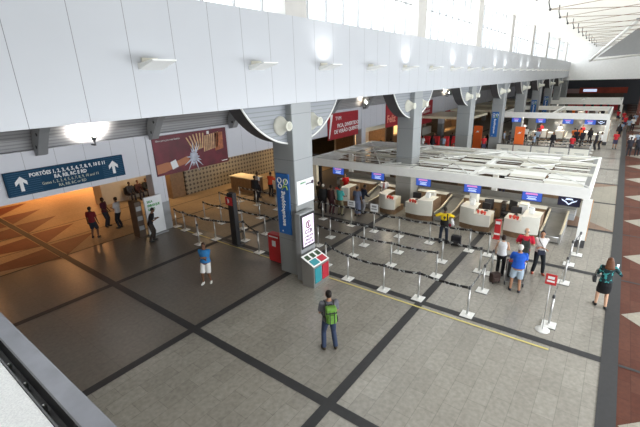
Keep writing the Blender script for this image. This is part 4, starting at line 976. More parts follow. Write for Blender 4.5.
for sg in (1, -1):
    b = B(); tube(b, [(-0.17, sg*0.10, 1.52), (-0.08, sg*0.12, 1.605), (0.08, sg*0.12, 1.55), (0.145, sg*0.12, 1.40), (0.06, sg*0.19, 1.16), (-0.17, sg*0.14, 1.12)], 0.02, 8); obj('shoulder_strap', b, dkn, t)
    b = B(); box(b, -0.33, sg*0.145, 1.1, -0.2, sg*0.175, 1.26); soft(obj('side_pocket', b, dkn, t), 0.01)
    b = B(); box(b, -0.425, sg*0.06-0.012, 1.12, -0.415, sg*0.06+0.012, 1.48); obj('compression_strap', b, dkn, t)
b = B(); tube(b, [(-0.2, -0.05, 1.54), (-0.2, -0.03, 1.58), (-0.2, 0.03, 1.58), (-0.2, 0.05, 1.54)], 0.01, 6); obj('grab_handle', b, dkn, t)
# 2 blue shirt
person('man in blue polo shirt and white shorts standing alone on the dark floor', 7.86, 11.52, 215, 1.66, top=((0.03, 0.17, 0.40), 'short'), bottom=('shorts', (0.68, 0.68, 0.66)), shoes=(0.75, 0.75, 0.72), hair=('short', (0.05, 0.02, 0.012)), skin='brown',
       hands=((0.23, -0.02, 1.20), (0.20, 0.05, 1.12)), feet=((-0.02, 0.12), (0.08, -0.15)), headdown=0.15, bulk=1.22)
# 3 woman right
wm, hh, s = person('woman with long reddish hair in a teal and black blouse holding a phone', 14.05, -0.57, 8, 1.74, True, top=((0.015, 0.045, 0.05), 'long'), bottom=('skirt', (0.01, 0.01, 0.012)), shoes=(0.012, 0.012, 0.012), hair=('long', (0.12, 0.045, 0.02)), skin='light',
                   hands=((0.28, 0.12, 1.14), (0.22, -0.26, 1.30)), feet=((0.05, 0.13), (-0.10, -0.11)), fine=2, headdown=0.25, hem=0.5)
tp = MATS['cloth_15_45_50']; nt, N, L, bs = nodes(tp); vo = N.new('ShaderNodeTexVoronoi'); vo.inputs['Scale'].default_value = 11
P, X_, Y_, Z_ = xyz(nt); L.new(P, vo.inputs['Vector']); f = mth(nt, 'GREATER_THAN', vo.outputs['Distance'], 0.66); L.new(mixc(nt, f, (0.012, 0.03, 0.035), (0.05, 0.30, 0.30)), bs.inputs['Base Color'])
ph = at_(wm, hh[1]+Vector((0.06, 0.0, 0.06)))
t = thing('mobile_phone', 'pale mobile phone in the hand of the long haired woman', 'phone', ph, 0.6)
b = B(); box(b, -0.006, -0.037, -0.06, 0.006, 0.037, 0.08); soft(obj('phone_case', b, white, t), 0.004); b = B(); box(b, -0.009, -0.033, -0.05, -0.006, 0.033, 0.07); obj('screen', b, scr_white, t)
hb = at_(wm, (0.05, 0.30, 0.86))
t = thing('handbag', 'small black handbag at the left side of the long haired woman', 'bag', hb, wm.rotation_euler.z)
b = B(); prism(b, [(-0.13, 0), (0.13, 0), (0.10, 0.20), (-0.10, 0.20)], 1, -0.05, 0.05); soft(obj('bag_body', b, black, t), 0.02, 3); b = B(); tube(b, [(-0.08, 0, 0.19), (-0.06, -0.02, 0.36), (0, -0.04, 0.44), (0.06, -0.02, 0.36), (0.08, 0, 0.19)], 0.01, 6); obj('strap', b, black, t)
# 4 yellow shirt
ym, hh, s = person('man in yellow football shirt and dark jeans facing the desks, arms spread', 16.30, 5.45, 18, 1.74, top=((0.78, 0.55, 0.02), 'short'), bottom=('trousers', (0.03, 0.04, 0.06)), skin='brown', hands=((0.25, 0.42, 1.22), (0.32, -0.42, 1.18)), elbow=(-0.5, 1, -0.2), feet=((0, 0.15), (0, -0.15)), fine=2)
t = thing('waistcoat', 'black sleeveless waist layer over the yellow shirt with number', 'garment', ym.location, ym.rotation_euler.z)
b = B(); loft(b, [((0, 0, 0.90), 0.155, 0.205), ((0, 0, 1.0), 0.145, 0.19), ((0, 0, 1.10), 0.135, 0.18), ((0, 0, 1.17), 0.135, 0.18)]); o = mobj('waist_cloth', fuse(b, 0.02), cm((0.012, 0.012, 0.012)), t)
b = B(); tube(b, [(-0.10, -0.13, 1.15), (-0.135, -0.12, 1.3), (-0.09, -0.11, 1.46), (0.05, -0.11, 1.44)], 0.028, 8); obj('shoulder_piece', b, cm((0.012, 0.012, 0.012)), t)
text('9', 0.2, (-0.142, 0.06, 1.22), (0, -1, 0), (0, 0, 1), black, t, bold=0.01)
t = thing('folded_jacket', 'white folded jacket with red lining on the right arm of the yellow shirted man', 'jacket', at_(ym, (0.18, -0.30, 0.98)), ym.rotation_euler.z)
b = B(); 
for i, (dx, dz, r) in enumerate(((0, 0.12, 0.085), (0.03, 0.02, 0.09), (0.0, -0.08, 0.08))): blob(b, (dx, -0.03*i, dz), (r*0.8, r, r), 10)
mobj('jacket_cloth', fuse(b, 0.02), cm((0.75, 0.75, 0.78)), t); b = B(); blob(b, (0, 0.06, -0.13), (0.06, 0.07, 0.08), 10); obj('lining', b, cm((0.25, 0.01, 0.03)), t)
def suitcase(x, y, rz, label, col, h=0.6, w_=0.42, d=0.25, handle=True, z=0, group=None):
    t = thing('suitcase', label, 'suitcase', (x, y, z), rz, group)
    b = B(); box(b, -d/2, -w_/2, 0.05, d/2, w_/2, h); soft(obj('shell', b, cm(col, 'bagcloth'), t), 0.04, 3)
    b = B(); box(b, -d/2-0.03, -w_/2+0.05, 0.12, -d/2+0.01, w_/2-0.05, h*0.6); soft(obj('front_pocket', b, cm(tuple(c*1.3+0.01 for c in col), 'bagcloth'), t), 0.02, 2)
    for sx in (-1, 1):
        for sy in (-1, 1):
            b = B(); lathe(b, [(0.03, -0.012), (0.035, 0), (0.03, 0.012)], (sx*(d/2-0.04), sy*(w_/2-0.05), 0.035), (0, 1, 0), 12); obj('wheel', b, black, t)
    if handle:
        b = B(); tube(b, [(0.07, -0.1, h-0.02), (0.07, -0.1, h+0.42), (0.07, 0.1, h+0.42), (0.07, 0.1, h-0.02)], 0.011, 6); obj('pull_handle', b, steel, t)
    return t
suitcase(16.35, 4.88, 0.1, 'black wheeled suitcase with raised handle beside the yellow shirted man', (0.02, 0.02, 0.025), 0.5)
# 5-7 group at the trolley
person('woman in white sleeveless top and black trousers, seen from behind, left of the trolley', 14.55, 2.62, 5, 1.64, True, top=((0.75, 0.76, 0.78), 'vest'), bottom=('trousers', (0.012, 0.012, 0.015)), hair=('bob', (0.025, 0.012, 0.008)), skin='light', hands=((0.16, 0.24, 0.92), (0.26, -0.16, 1.05)), feet=((0.12, 0.1), (-0.08, -0.1)))
bt, bh, s = person('grey haired man in bright blue shirt and pale blue shorts pushing the trolley', 13.55, 1.88, 14, 1.78, top=((0.02, 0.10, 0.50), 'short'), bottom=('shorts', (0.42, 0.52, 0.62)), shoes=(0.02, 0.02, 0.03), hair=('short', (0.62, 0.60, 0.56)), skin='tan', hands=((0.33, 0.22, 1.0), (0.33, -0.22, 1.0)), feet=((0.04, 0.14), (-0.04, -0.12)), fine=2, headdown=0.2, bulk=1.18)
rm, hh, s = person('balding man in red shirt with a dark backpack beyond the trolley', 15.15, 1.98, 12, 1.84, top=((0.50, 0.015, 0.04), 'short'), bottom=('trousers', (0.02, 0.02, 0.03)), hair=('bald', (0.3, 0.28, 0.25)), skin='light', hands=((0.25, 0.2, 1.05), (0.25, -0.2, 1.05)))
t = thing('backpack', 'black rounded backpack worn by the balding man in red', 'backpack', (rm.location.x, rm.location.y, 0), rm.rotation_euler.z)
b = B(); box(b, -0.34, -0.15, 0.98, -0.14, 0.15, 1.42); soft(obj('main_bag', b, dkn, t), 0.06, 4); b = B(); box(b, -0.38, -0.1, 1.0, -0.33, 0.1, 1.22); soft(obj('front_pocket', b, dkn, t), 0.02, 3)
for sg in (1, -1):
    b = B(); tube(b, [(-0.15, sg*0.10, 1.40), (-0.07, sg*0.11, 1.50), (0.08, sg*0.11, 1.45), (0.13, sg*0.12, 1.3), (0.05, sg*0.18, 1.08), (-0.15, sg*0.14, 1.04)], 0.018, 8); obj('shoulder_strap', b, dkn, t)
# baggage trolley
tr_ = thing('baggage_trolley', 'steel baggage trolley in front of the man in the bright blue shirt', 'trolley', at_(bt, (0.78, 0.02, 0)), bt.rotation_euler.z)
b = B(); box(b, -0.42, -0.30, 0.16, 0.45, 0.30, 0.19); obj('deck', b, steel, tr_)
b = B(); tube(b, [(-0.40, 0.28, 0.18), (-0.44, 0.28, 1.0), (-0.44, -0.28, 1.0), (-0.40, -0.28, 0.18)], 0.018, 8); obj('handle_frame', b, steel, tr_)
b = B(); tube(b, [(-0.44, -0.26, 1.0), (-0.44, 0.26, 1.0)], 0.026, 8); obj('grip', b, red, tr_)
for sy in (-1, 1):
    b = B(); lathe(b, [(0.07, -0.02), (0.085, 0), (0.07, 0.02)], (-0.36, sy*0.3, 0.085), (0, 1, 0), 16); obj('wheel', b, black, tr_)
b = B(); lathe(b, [(0.05, -0.02), (0.065, 0), (0.05, 0.02)], (0.38, 0, 0.065), (0, 1, 0), 16); tube(b, [(0.38, 0, 0.07), (0.36, 0, 0.17)], 0.015, 6); obj('front_wheel', b, black, tr_)
c = at_(bt, (0.80, 0.0, 0)); suitcase(c.x, c.y, bt.rotation_euler.z, 'large black suitcase lying first on the trolley deck', (0.02, 0.02, 0.022), 0.62, 0.5, 0.34, False, 0.15, 'luggage on the trolley')
c = at_(bt, (1.12, 0.06, 0)); suitcase(c.x, c.y, bt.rotation_euler.z, 'dark red suitcase at the front of the trolley', (0.09, 0.012, 0.015), 0.5, 0.44, 0.22, False, 0.19, 'luggage on the trolley')
suitcase(13.85, 2.62, 0.9, 'brown cabin bag on the floor left of the trolley', (0.05, 0.03, 0.025), 0.4, 0.36, 0.22, False)
# 8 woman with crossed arms
aw, hh, s = person('woman in white blouse and black trousers with crossed arms facing the camera', 15.45, 1.49, 200, 1.74, True, top=((0.72, 0.70, 0.68), 'short'), bottom=('trousers', (0.015, 0.018, 0.022)), shoes=(0.35, 0.08, 0.05), hair=('short', (0.012, 0.009, 0.008)), skin='tan', hands=((0.20, -0.10, 1.14), (0.22, 0.10, 1.10)), feet=((0.06, 0.17), (-0.02, -0.15)), fine=2, headturn=-0.25)
t = thing('shoulder_bag', 'small dark shoulder bag in front of the woman with crossed arms', 'bag', at_(aw, (0.16, 0.0, 0.88)), aw.rotation_euler.z)
b = B(); box(b, -0.03, -0.12, -0.02, 0.05, 0.12, 0.15); soft(obj('bag_body', b, cm((0.03, 0.035, 0.06), 'bagcloth'), t), 0.02, 2)
b = B(); tube(b, [(-0.01, 0.10, 0.13), (-0.02, 0.02, 0.32), (-0.05, -0.10, 0.50), (-0.14, -0.13, 0.60)], 0.012, 6); obj('strap', b, black, t)
# hall left
person('person in dark red shirt and dark shorts standing under the gates sign', 7.60, 20.2, 40, 1.66, top=((0.16, 0.015, 0.02), 'short'), bottom=('shorts', (0.02, 0.025, 0.035)), skin='dark', hair=('short', (0.01, 0.008, 0.007)), feet=((0, 0.15), (0.02, -0.14)))
person('person in dark shirt with pale bag talking to the man in white, left of pair', 8.75, 21.35, -60, 1.66, True, top=((0.08, 0.015, 0.03), 'short'), bottom=('trousers', (0.03, 0.03, 0.04)), skin='dark', hair=('bob', (0.012, 0.01, 0.01)), hands=((0.2, 0.12, 0.98), (0.22, -0.1, 1.0)))
person('man in white shirt and dark trousers talking in the gate hall, right of pair', 9.08, 20.55, 120, 1.72, top=((0.62, 0.64, 0.68), 'short'), bottom=('trousers', (0.015, 0.02, 0.03)), skin='brown', hands=((0.25, 0.1, 1.15), (0.22, -0.15, 0.98)))
person('person in black bent over a phone in front of the white notice board', 9.0, 17.25, -35, 1.72, top=((0.018, 0.018, 0.022), 'short'), bottom=('trousers', (0.045, 0.035, 0.03)), skin='brown', hair=('short', (0.008, 0.006, 0.005)), hands=((0.34, 0.06, 1.16), (0.34, -0.06, 1.16)), lean=0.28, headdown=0.4, feet=((0.05, 0.12), (-0.1, -0.12)))
def bench(x, y, n, label, rz=0):
    t = thing('bench', label, 'bench', (x, y, 0), rz)
    for i in range(n):
        b = B(); box(b, -0.22, i*0.58-0.24, 0.42, 0.24, i*0.58+0.24, 0.46); soft(obj('seat', b, charcoal, t), 0.015); b = B(); prism(b, [(-0.26, 0.48), (-0.22, 0.46), (-0.28, 0.9), (-0.31, 0.9)], 1, i*0.58-0.24, i*0.58+0.24); obj('backrest', b, charcoal, t)
    b = B(); box(b, -0.03, -0.3, 0.36, 0.05, (n-1)*0.58+0.3, 0.42); obj('rail', b, steel, t)
    for yy in (0, (n-1)*0.58): b = B(); box(b, -0.2, yy-0.03, 0, 0.2, yy+0.03, 0.36); obj('leg', b, steel, t)
    return t
bench(12.1, 25.1, 4, 'dark waiting bench along the beige waiting room wall', -PI/2)
for i, (x, c, sk, lb) in enumerate(((12.1, (0.03, 0.035, 0.05), 'dark', 'seated person in navy on the waiting bench, left end'), (12.68, (0.05, 0.02, 0.02), 'brown', 'seated person in maroon on the waiting bench, middle'), (13.26, (0.02, 0.02, 0.02), 'brown', 'seated person in black on the waiting bench, right'))):
    person(lb, x, 25.1, -90, 1.68, i == 1, top=(c, 'long'), bottom=('trousers', (0.02, 0.02, 0.03)), skin=sk, seat=0.46, hands=((0.35, 0.14, 0.6), (0.35, -0.14, 0.6)), feet=((0.45, 0.12), (0.45, -0.12)), fine=0, lean=0.12)
# desks, left of pillar
person('person in black at the brown counter in front of the tiled wall', 16.3, 17.55, 20, 1.75, top=((0.015, 0.015, 0.018), 'long'), bottom=('trousers', (0.012, 0.012, 0.016)), skin='dark', fine=0)
person('person in white shirt with dark bag at the counter by the tiled wall', 17.2, 18.25, -20, 1.72, top=((0.5, 0.5, 0.52), 'short'), bottom=('trousers', (0.015, 0.015, 0.02)), skin='brown', fine=0)
person('person in orange red shirt leaning on the desk by the tiled wall', 17.75, 17.65, 10, 1.66, top=((0.55, 0.06, 0.02), 'short'), bottom=('trousers', (0.02, 0.02, 0.025)), skin='brown', hands=((0.4, 0.15, 1.1), (0.4, -0.15, 1.1)), lean=0.15, fine=0)
person('agent in dark jacket behind the desk below the small wall monitor', 20.2, 17.4, 180, 1.66, top=((0.04, 0.03, 0.05), 'long'), skin='brown', fine=0)
person('agent in red behind the desk left of the nearest pillar', 20.2, 15.9, 180, 1.64, True, top=((0.3, 0.02, 0.03), 'short'), skin='brown', fine=0, hair=('bob', (0.02, 0.01, 0.01)))
# under the canopy
person('man in teal shirt and khaki trousers standing at the leftmost canopy desk', 17.05, 11.62, -10, 1.74, top=((0.06, 0.36, 0.34), 'short'), bottom=('trousers', (0.20, 0.18, 0.11)), skin='brown', hands=((0.32, 0.15, 1.08), (0.32, -0.15, 1.08)), bulk=1.2)
person('person in black with pale cap left of the teal shirted man', 16.9, 12.65, 30, 1.72, top=((0.02, 0.02, 0.02), 'long'), bottom=('trousers', (0.02, 0.018, 0.02)), skin='dark', hair=('short', (0.5, 0.48, 0.42)), fine=0)
person('person in dark brown clothes just left of the teal shirted man', 16.95, 12.15, 0, 1.70, True, top=((0.05, 0.02, 0.02), 'long'), bottom=('trousers', (0.05, 0.015, 0.02)), skin='brown', fine=0)
person('person in dark olive beside the nearest pillar edge', 17.3, 13.25, -10, 1.70, top=((0.06, 0.05, 0.02), 'short'), bottom=('trousers', (0.02, 0.02, 0.02)), skin='brown', fine=0)
person('woman in patterned blue and grey long dress before the cream desks', 17.45, 10.75, 10, 1.72, True, top=((0.10, 0.12, 0.18), 'short'), bottom=('skirt', (0.12, 0.14, 0.21)), skin='brown', hair=('bun', (0.015, 0.01, 0.01)), hem=0.14)
person('person in dark navy bending at the desk of the white shirted agent', 17.95, 10.75, -25, 1.70, top=((0.012, 0.016, 0.03), 'long'), bottom=('trousers', (0.25, 0.25, 0.26)), skin='dark', hands=((0.4, 0.15, 1.0), (0.4, -0.15, 1.0)), lean=0.3)
person('agent in white shirt and red tie standing behind the cream desk', 20.0, 10.42, 195, 1.70, top=((0.78, 0.75, 0.75), 'short'), bottom=('trousers', (0.02, 0.02, 0.03)), skin='dark', hands=((0.3, 0.18, 1.06), (0.3, -0.18, 1.06)))
ag = bpy.data.objects[[o.name for o in bpy.data.objects if o.get('label', '').startswith('agent in white shirt and red tie')][0]]
b = B(); prism(b, [(-0.02, 1.42), (0.02, 1.42), (0.035, 1.12), (0, 1.06), (-0.035, 1.12)], 0, 0.125, 0.133); obj('tie', b, cm((0.45, 0.02, 0.03)), ag)
for v in ag.children[-1].data.vertices: pass
person('agent in bright red shirt at the desk behind the teal shirted man', 20.15, 13.25, 200, 1.62, True, top=((0.65, 0.02, 0.02), 'short'), bottom=('trousers', (0.02, 0.02, 0.03)), skin='tan', hair=('bob', (0.03, 0.015, 0.01)), lean=0.2)
person('person in black in front of the dark office wall hatch', 25.2, 5.0, 180, 1.72, top=((0.012, 0.012, 0.014), 'long'), skin='brown', fine=0)

# ================================================================ FAR HALL
make_canopy('second white canopy frame beyond the nearest island', 50, 61, 0.7, 11.0, 3.17, 2.55, full=False, group='far canopies')
make_canopy('third white canopy frame, farthest down the hall', 80, 90-0.6, -0.1, 11.0, 2.88, 2.22, full=False, group='far canopies')
for i, (y, k) in enumerate(((6.9, 'blue'), (4.3, 'blue'), (2.3, 'blue'), (1.35, 'dark'), (9.4, 'blue'))):
    monitor(50.15, y, 2.28, ['monitor over the far island, second from the left', 'monitor over the far island above the orange shirted people', 'monitor over the far island, next to last on the right', 'dark monitor at the right end of the far island', 'leftmost monitor over the far island'][i], k, 2.6, 1.0, 0.5, group='monitors over the far island')
deskproto = [o for o in bpy.data.objects if o.get('category') == 'desk' and 'pillar' in o['label'] and 'curved' in o['label']][0]
for i, (x, y, w_) in enumerate(((51.2, 9.5, 'beside the far pillar'), (51.2, 7.05, 'left of the red machine'), (51.2, 5.4, 'under the second far monitor'), (51.2, 2.85, 'behind the orange shirted person'), (51.2, 1.4, 'at the right end'),
                                (81.2, 8, 'of the last island, left'), (81.2, 5, 'of the last island, middle'), (81.2, 2, 'of the last island, right'))):
    dup(deskproto, (x, y, 0), label='small far white check-in desk ' + w_, group='far check-in desks')
for i, y in enumerate((8.3, 4.1)):
    cv = [o for o in bpy.data.objects if o.get('category') == 'conveyor' and 'right end' in o['label']][0]
    dup(cv, (51.0, y, 0), label='far baggage conveyor, %s of the two on the second island' % ('left' if i == 0 else 'right'), group='far conveyors')
# white barrier panels behind the nearest island
for i in range(5):
    y = 1.5+1.5*i
    t = thing('barrier_panel', ['white barrier panel behind the canopy, rightmost', 'white barrier panel behind the canopy, second from the right', 'middle white barrier panel behind the canopy', 'white barrier panel behind the canopy, second from the left', 'white barrier panel behind the canopy, next to the orange totem'][i], 'barrier', (40.0, y, 0), 0, 'white barrier panels')
    b = B(); box(b, 0, 0.03, 0.05, 0.04, 1.42, 0.98); soft(obj('panel', b, offwhite, t), 0.005)
    b = B(); box(b, -0.02, 0, 1.0, 0.06, 1.46, 1.06); obj('handrail', b, charcoal, t)
    for yy in (0, 1.43): b = B(); box(b, 0, yy, 0, 0.05, yy+0.04, 1.0); obj('post', b, grey_metal, t)
    b = B(); box(b, -0.008, 0.35, 0.55, 0.0, 1.05, 0.6); box(b, -0.008, 0.35, 0.45, 0.0, 0.9, 0.49); obj('print', b, grey_metal, t)
words = 'first second third fourth fifth sixth seventh eighth'.split()
for r, (x, wd) in enumerate(((42.5, 'front'), (44.3, 'middle'), (46.2, 'rear'))):
    chain([(x, 8.6-1.75*i) for i in range(5)], ['far %s row queue post, %s from the far pillars' % (wd, words[i]) for i in range(5)], group='far queue posts')
for x, y, lb in ((42.0, 7.42, 'tall orange totem with white mark below the fifth pillar'), (41.5, 11.2, 'tall orange totem with white mark right of the third pillar')):
    t = thing('airline_totem', lb, 'totem', (x, y, 0), 0, 'orange totems')
    b = B(); box(b, -0.1, -0.42, 0.03, 0.1, 0.42, 2.45); soft(obj('totem_body', b, orange, t), 0.02)
    b = B(); prism(b, [(0.2, 1.75), (0.02, 1.98), (-0.1, 1.92), (-0.2, 2.08), (-0.05, 1.78), (0.04, 1.84)], 0, -0.11, -0.10); obj('white_mark', b, white_ink, t)
    b = B(); box(b, -0.16, -0.46, 0, 0.16, 0.46, 0.03); obj('base', b, charcoal, t)
# red self-service machines
rk = None
for i in range(6):
    lb = 'red self service machine, %s from the second pillar' % words[i]
    if rk is None:
        rk = thing('self_service_kiosk', lb, 'kiosk', (38.2, 16.3, 0), 0, 'red self service machines')
        b = B(); prism(b, [(0.0, 0.0), (0.45, 0.0), (0.45, 1.5), (0.25, 1.5), (0.0, 1.05)], 1, -0.3, 0.3); soft(obj('cabinet', b, red, rk), 0.01)
        b = B(); prism(b, [(0.05, 1.1), (0.23, 1.43), (0.225, 1.44), (0.04, 1.105)], 1, -0.2, 0.2); obj('screen', b, scr_white, rk)
        b = B(); box(b, -0.01, -0.12, 0.7, 0, 0.12, 0.85); obj('card_slot', b, charcoal, rk)
    else: dup(rk, (38.2+0.35*i, 16.3-0.85*i, 0), label=lb)
# back shops along the far side: every other rear wall emits, shop lighting put into its material
glow = mat('glow_shop_wall', (0.7, 0.55, 0.3), 0.6, emit=(1.0, 0.68, 0.32), estr=0.5)
for i in range(7):
    x = 31+8*i
    t = thing('shop_bay', 'lit shop front under the back wall, %s past the nearest island' % words[i], 'shop', (x, 21.5, 0), 0, 'lit shop fronts')
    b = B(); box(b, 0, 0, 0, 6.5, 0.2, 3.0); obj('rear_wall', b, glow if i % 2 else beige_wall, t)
    b = B(); box(b, 0, -2.0, 0, 0.25, 0, 3.0); obj('side_wall', b, wood, t); b = B(); box(b, 6.3, -2.0, 0, 6.5, 0, 3.0); obj('side_wall', b, wood, t)
    b = B(); box(b, 0, -2.0, 2.35, 6.5, -1.9, 3.0); obj('shop_header', b, [cream, charcoal, cream, red][i % 4], t)
    b = B(); box(b, 1, -1.2, 0, 5.2, -0.6, 1.0); obj('shop_counter', b, wood if i % 2 else offwhite, t)
# upper gallery beyond the back wall
b = B()
for i in range(4): box(b, 43+10.1*i, 12.5, 2.85, 49.5+10.1*i, 18.15, 3.1)
struct('floor_gallery', b, cream)
for i in range(3):
    for j in range(4): pass
# far shop seen under the end wall
t = thing('shop_bay', 'red and dark shop front at the far end of the hall', 'shop', (100, 0, 0))
b = B(); box(b, 0, 0, 0, 0.3, 14, 3.4); obj('rear_wall', b, darkbrown, t)
b = B(); box(b, -0.1, -0.5, 3.2, 0.3, 7.5, 4.3); obj('shop_header', b, mat('shop_red', (0.42, 0.05, 0.02), 0.5, noise=0.3, nscale=0.8), t)
b = B(); box(b, -0.2, 4.5, 3.5, -0.1, 6.8, 4.0); obj('sign_panel', b, scr_white, t)
b = B(); box(b, -1.0, 0.5, 0, -0.6, 9, 1.0); obj('shop_counter', b, red, t)
b = B(); box(b, -0.1, 7.5, 3.2, 0.3, 14, 4.1); obj('side_header', b, mat('dusty_pink', (0.45, 0.28, 0.26), 0.6), t)
t = thing('shop_bay', 'brown wall bay with blue screen at the far right edge', 'shop', (72, -4.5, 0))
b = B(); box(b, 0, -4.3, 0, 0.3, 2.6, 4.0); obj('rear_wall', b, mat('brick_red_wall', (0.22, 0.07, 0.05), 0.6, noise=0.2), t)
b = B(); box(b, -0.1, 0.6, 1.6, 0, 2.2, 2.8); obj('screen', b, scr_white, t); b = B(); box(b, -0.9, -2, 0, -0.4, 2.0, 1.0); obj('shop_counter', b, offwhite, t)

# ---- roof bracing rods and node joints
for k in range(0, 12):
    x = 28.0+5.05*k
    t = thing('roof_tie', 'thin brown roof tie pair, %s from the camera' % (ORD[k]), 'roof tie', (x, 5.0, 11.35), 0, 'roof ties')
    for tgt in ((-5.5, -13.5, 0.25), (12.0, -13.5, 0.25)):
        b = B(); tube(b, [(0, 0, 0), tgt], 0.02, 5); obj('rod', b, rodm, t)
    b = B(); tube(b, [(0, 0, -0.02), (0.1, 0.15, 0.45), (0.1, 0.15, 0.88)], 0.035, 6); obj('hanger', b, charcoal, t)
    b = B(); blob(b, (0, 0, 0), 0.09, 8); obj('node_joint', b, charcoal, t)
t = thing('roof_strut', 'white slanted strut with grey web at the right edge under the roof', 'strut', (60, 2.0, 8.6))
b = B(); tube(b, [(0, 2.0, 0), (-6, -2.0, 3.6)], 0.16, 8); obj('strut_tube', b, white, t)
b = B(); tube(b, [(0, 2.0, 0), (2, -4.0, 0.5)], 0.10, 8); obj('lower_tube', b, white, t)
b = B(); prism(b, [(1.2, 0.25), (-2.0, 3.0), (-4.0, 3.2), (-4, 0.45)], 0, -2.0, -1.96); obj('web_panel', b, grey_metal, t)
b = B(); tube(b, [(-6, -2.0, 3.5), (-6, -2.0, 3.7)], 0.3, 8); obj('head_plate', b, grey_metal, t)

# ---- far people: a few figures reused
protos = []
for i, (fm, tp_, bt_, hr_, sk_, hn_) in enumerate((
    (False, ((0.75, 0.75, 0.75), 'short'), ('trousers', (0.02, 0.02, 0.03)), ('short', (0.01, 0.01, 0.01)), 'brown', None),
    (True, ((0.02, 0.02, 0.025), 'long'), ('trousers', (0.02, 0.02, 0.03)), ('long', (0.03, 0.015, 0.01)), 'tan', None),
    (False, ((0.80, 0.18, 0.03), 'short'), ('trousers', (0.02, 0.02, 0.03)), ('short', (0.01, 0.01, 0.01)), 'brown', ((0.25, 0.15, 1.0), (0.25, -0.15, 1.0))),
    (True, ((0.55, 0.03, 0.04), 'short'), ('shorts', (0.05, 0.05, 0.09)), ('bob', (0.02, 0.01, 0.01)), 'tan', None),
    (False, ((0.30, 0.38, 0.50), 'short'), ('trousers', (0.10, 0.09, 0.07)), ('short', (0.02, 0.02, 0.02)), 'tan', ((0.2, 0.2, 1.1), (0.06, -0.27, 0.8))),
    (False, ((0.03, 0.03, 0.04), 'short'), ('trousers', (0.03, 0.03, 0.035)), ('short', (0.01, 0.01, 0.01)), 'dark', None))):
    kw = dict(hands=hn_) if hn_ else {}
    protos.append([fm, tp_, bt_, hr_, sk_, kw, None])
shade = ['white topped', 'black dressed', 'orange shirted', 'red topped', 'pale blue shirted', 'dark dressed']
def far(pi, x, y, face, where, group='people in the distance'):
    p = protos[pi]; lb = shade[pi]+' person '+where
    if p[6] is None:
        p[6], _, _ = person(lb, x, y, face, 1.70, p[0], top=p[1], bottom=p[2], hair=p[3], skin=p[4], fine=0, group=group, **p[5]); return p[6]
    return dup(p[6], (x, y, 0), math.radians(face), lb, group)
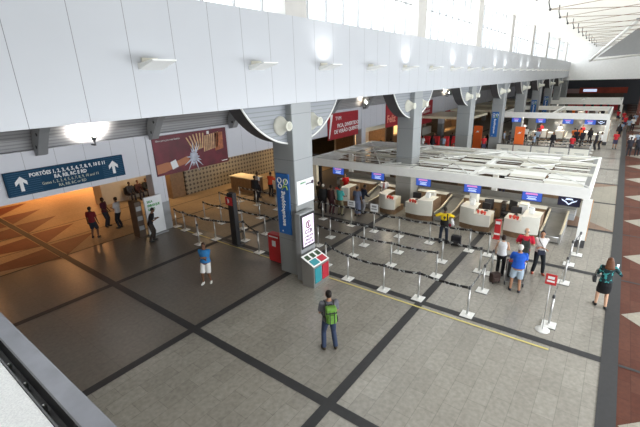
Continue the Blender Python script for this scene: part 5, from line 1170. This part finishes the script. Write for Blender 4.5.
F_ = [(0, 48.9, 8.0, 0, 'in the far queue, left of the desks'), (4, 43.4, 6.3, 90, 'between the far queue rows, left'), (1, 45.3, 4.9, 180, 'between the far queue rows, middle'), (3, 43.5, 3.1, 0, 'between the far queue rows, right'), (0, 52.9, 5.2, 180, 'behind the far desk under the second monitor'), (3, 52.9, 3.0, 180, 'behind the far desk of the orange pair'), (4, 47.2, 6.6, 0, 'in the rear row of the far queue'), (5, 33.0, 9.6, 0, 'behind the canopy beside the third pillar'), (3, 34.0, 11.2, -90, 'walking behind the canopy near the third pillar'), (1, 30.0, 12.2, 180, 'behind the canopy between the second and third pillars'), (5, 37.2, 16.4, 0, 'at the first red machine past the second pillar'), (0, 37.7, 15.5, 0, 'at the second red machine'), (1, 38.1, 14.6, 10, 'at the third red machine'), (4, 38.4, 13.6, -10, 'in front of the fifth red machine'),
      (5, 39.5, 16.8, 180, 'behind the first red machine'), (1, 40.2, 15.2, 180, 'behind the third red machine'), (5, 41.0, 13.6, 200, 'behind the fifth red machine'),
      (3, 40.2, 10.2, 200, 'between the two orange totems'), (1, 41.0, 10.1, 0, 'close beside the left orange totem'), (5, 43.6, 8.6, 90, 'left of the right orange totem'), (4, 44.6, 9.35, -90, 'behind the right orange totem by the pillar'),
      (2, 49.7, 3.5, 0, 'at the far desk under the second monitor'), (2, 50.0, 2.95, 10, 'at the far desk, right of another in orange'), (5, 48.7, 3.2, 0, 'in the far queue in front of the desks'), (5, 48.0, 2.6, 30, 'with bag in the far queue'),
      (3, 50.2, 6.9, 0, 'at the far desk left of the orange pair'), (3, 52.9, 7.1, 180, 'behind the far desk'), (0, 53.0, 9.0, 180, 'behind the leftmost far desk'), (1, 50.4, 2.1, 0, 'near the right end of the far island'),
      (5, 46.6, 1.35, 70, 'walking at the right end of the far queue'), (0, 47.0, 1.0, 80, 'walking beside the far canopy corner'), (3, 48.0, -0.15, 180, 'on the grey strip, left of the dark line'), (1, 55.0, -0.3, 0, 'on the grey strip near the far canopy post'),
      (4, 57.5, -0.45, 10, 'with a large grey bag on the far grey strip'), (0, 47.6, -1.35, 200, 'on the red walk, nearest of the pair'), (4, 48.1, -1.9, 170, 'on the red walk, right of the one in white'), (5, 44.2, -1.25, 0, 'on the red walk, nearer and left of another dark dressed one'), (5, 44.6, -1.85, 0, 'on the red walk, nearest at the right edge'),
      (4, 62.0, -1.2, 0, 'walking away on the red walk'), (0, 64.0, -1.6, 180, 'walking towards the camera far down the walk'), (3, 66.0, -0.8, 180, 'far down the walk, in front of the others'), (1, 68.5, -1.3, 0, 'far down the walk, left'), (4, 70, -1.9, 0, 'far down the walk, right'),
      (3, 73, -0.6, 180, 'near the last canopy post'), (3, 76, 0.1, 0, 'beside the last canopy'), (0, 79, 3.0, 0, 'at the last island, right'), (3, 79, 4.4, 0, 'at the last island, middle'), (2, 78.8, 6.2, 0, 'at the last island, left of middle'), (0, 79, 8.0, 0, 'at the last island, left'), (5, 79.2, 7.1, 0, 'at the last island, between two others'), (1, 79.3, 2.2, 0, 'at the last island, far right'),
      (5, 97, 2, 180, 'at the red far shop counter, right'), (5, 97, 3.2, 180, 'at the red far shop counter, second'), (1, 97, 4.6, 180, 'at the red far shop counter, third'), (5, 97, 6.0, 180, 'at the red far shop counter, fourth'), (3, 97, 7.4, 180, 'at the red far shop counter, left'),
      (5, 46.0, 14.5, 200, 'in the back aisle past the red machines'), (1, 49.0, 15.5, 0, 'in the back aisle beside a lit shop'), (5, 55.0, 13.0, 90, 'in the back aisle by the fifth pillar'), (3, 58.0, 13.5, -90, 'in the back aisle beyond the fifth pillar'),
      (5, 34.5, 17.4, 20, 'waiting beneath the pale script banner'), (1, 33.2, 17.8, -20, 'waiting left of the pale script banner'), (5, 36.0, 17.0, 180, 'waiting beside the second pillar at the back')]
for f_ in F_: far(*f_)

for i, (x, y, z, e) in enumerate(((51.5, 9.0, 2.5, 90), (51.5, 6.5, 2.5, 90), (51.5, 4.2, 2.5, 90), (51.5, 2.0, 2.5, 90), (57, 7.0, 2.5, 90), (57, 3.0, 2.5, 90), (81.5, 8.0, 2.18, 130), (81.5, 4.5, 2.18, 130), (81.5, 1.5, 2.18, 130))):  # added lamps that lift the far desks and floor
    t = thing('strip_fill_lamp', 'added white strip lamp under the %s far canopy, %s' % ('second' if i < 6 else 'third', ['above the leftmost desk', 'above the red topped person', 'above the orange pair', 'above the rightmost desk', 'rear left', 'rear right', 'left', 'middle', 'right'][i]), 'lamp', (x, y, z), 0, 'added strip lamps under the far canopies')
    b = B(); box(b, -0.06, -0.8, 0, 0.06, 0.8, 0.05); obj('lamp_body', b, white, t)
    b = B(); box(b, -0.045, -0.78, -0.015, 0.045, 0.78, 0); obj('tube_cover', b, MATS['tube_glow'], t)
    b = B(); box(b, -0.02, -0.02, 0.05, 0.02, 0.02, (3.0 if i < 6 else 2.7)-z); obj('hanger', b, white, t)
    l = bpy.data.lights.new('strip', 'AREA'); l.shape = 'RECTANGLE'; l.size = 0.1; l.size_y = 1.5; l.energy = e; l.color = (1, 0.92, 0.8)
    lo = bpy.data.objects.new('strip', l); COL.objects.link(lo); lo.location = (x, y, z-0.03)
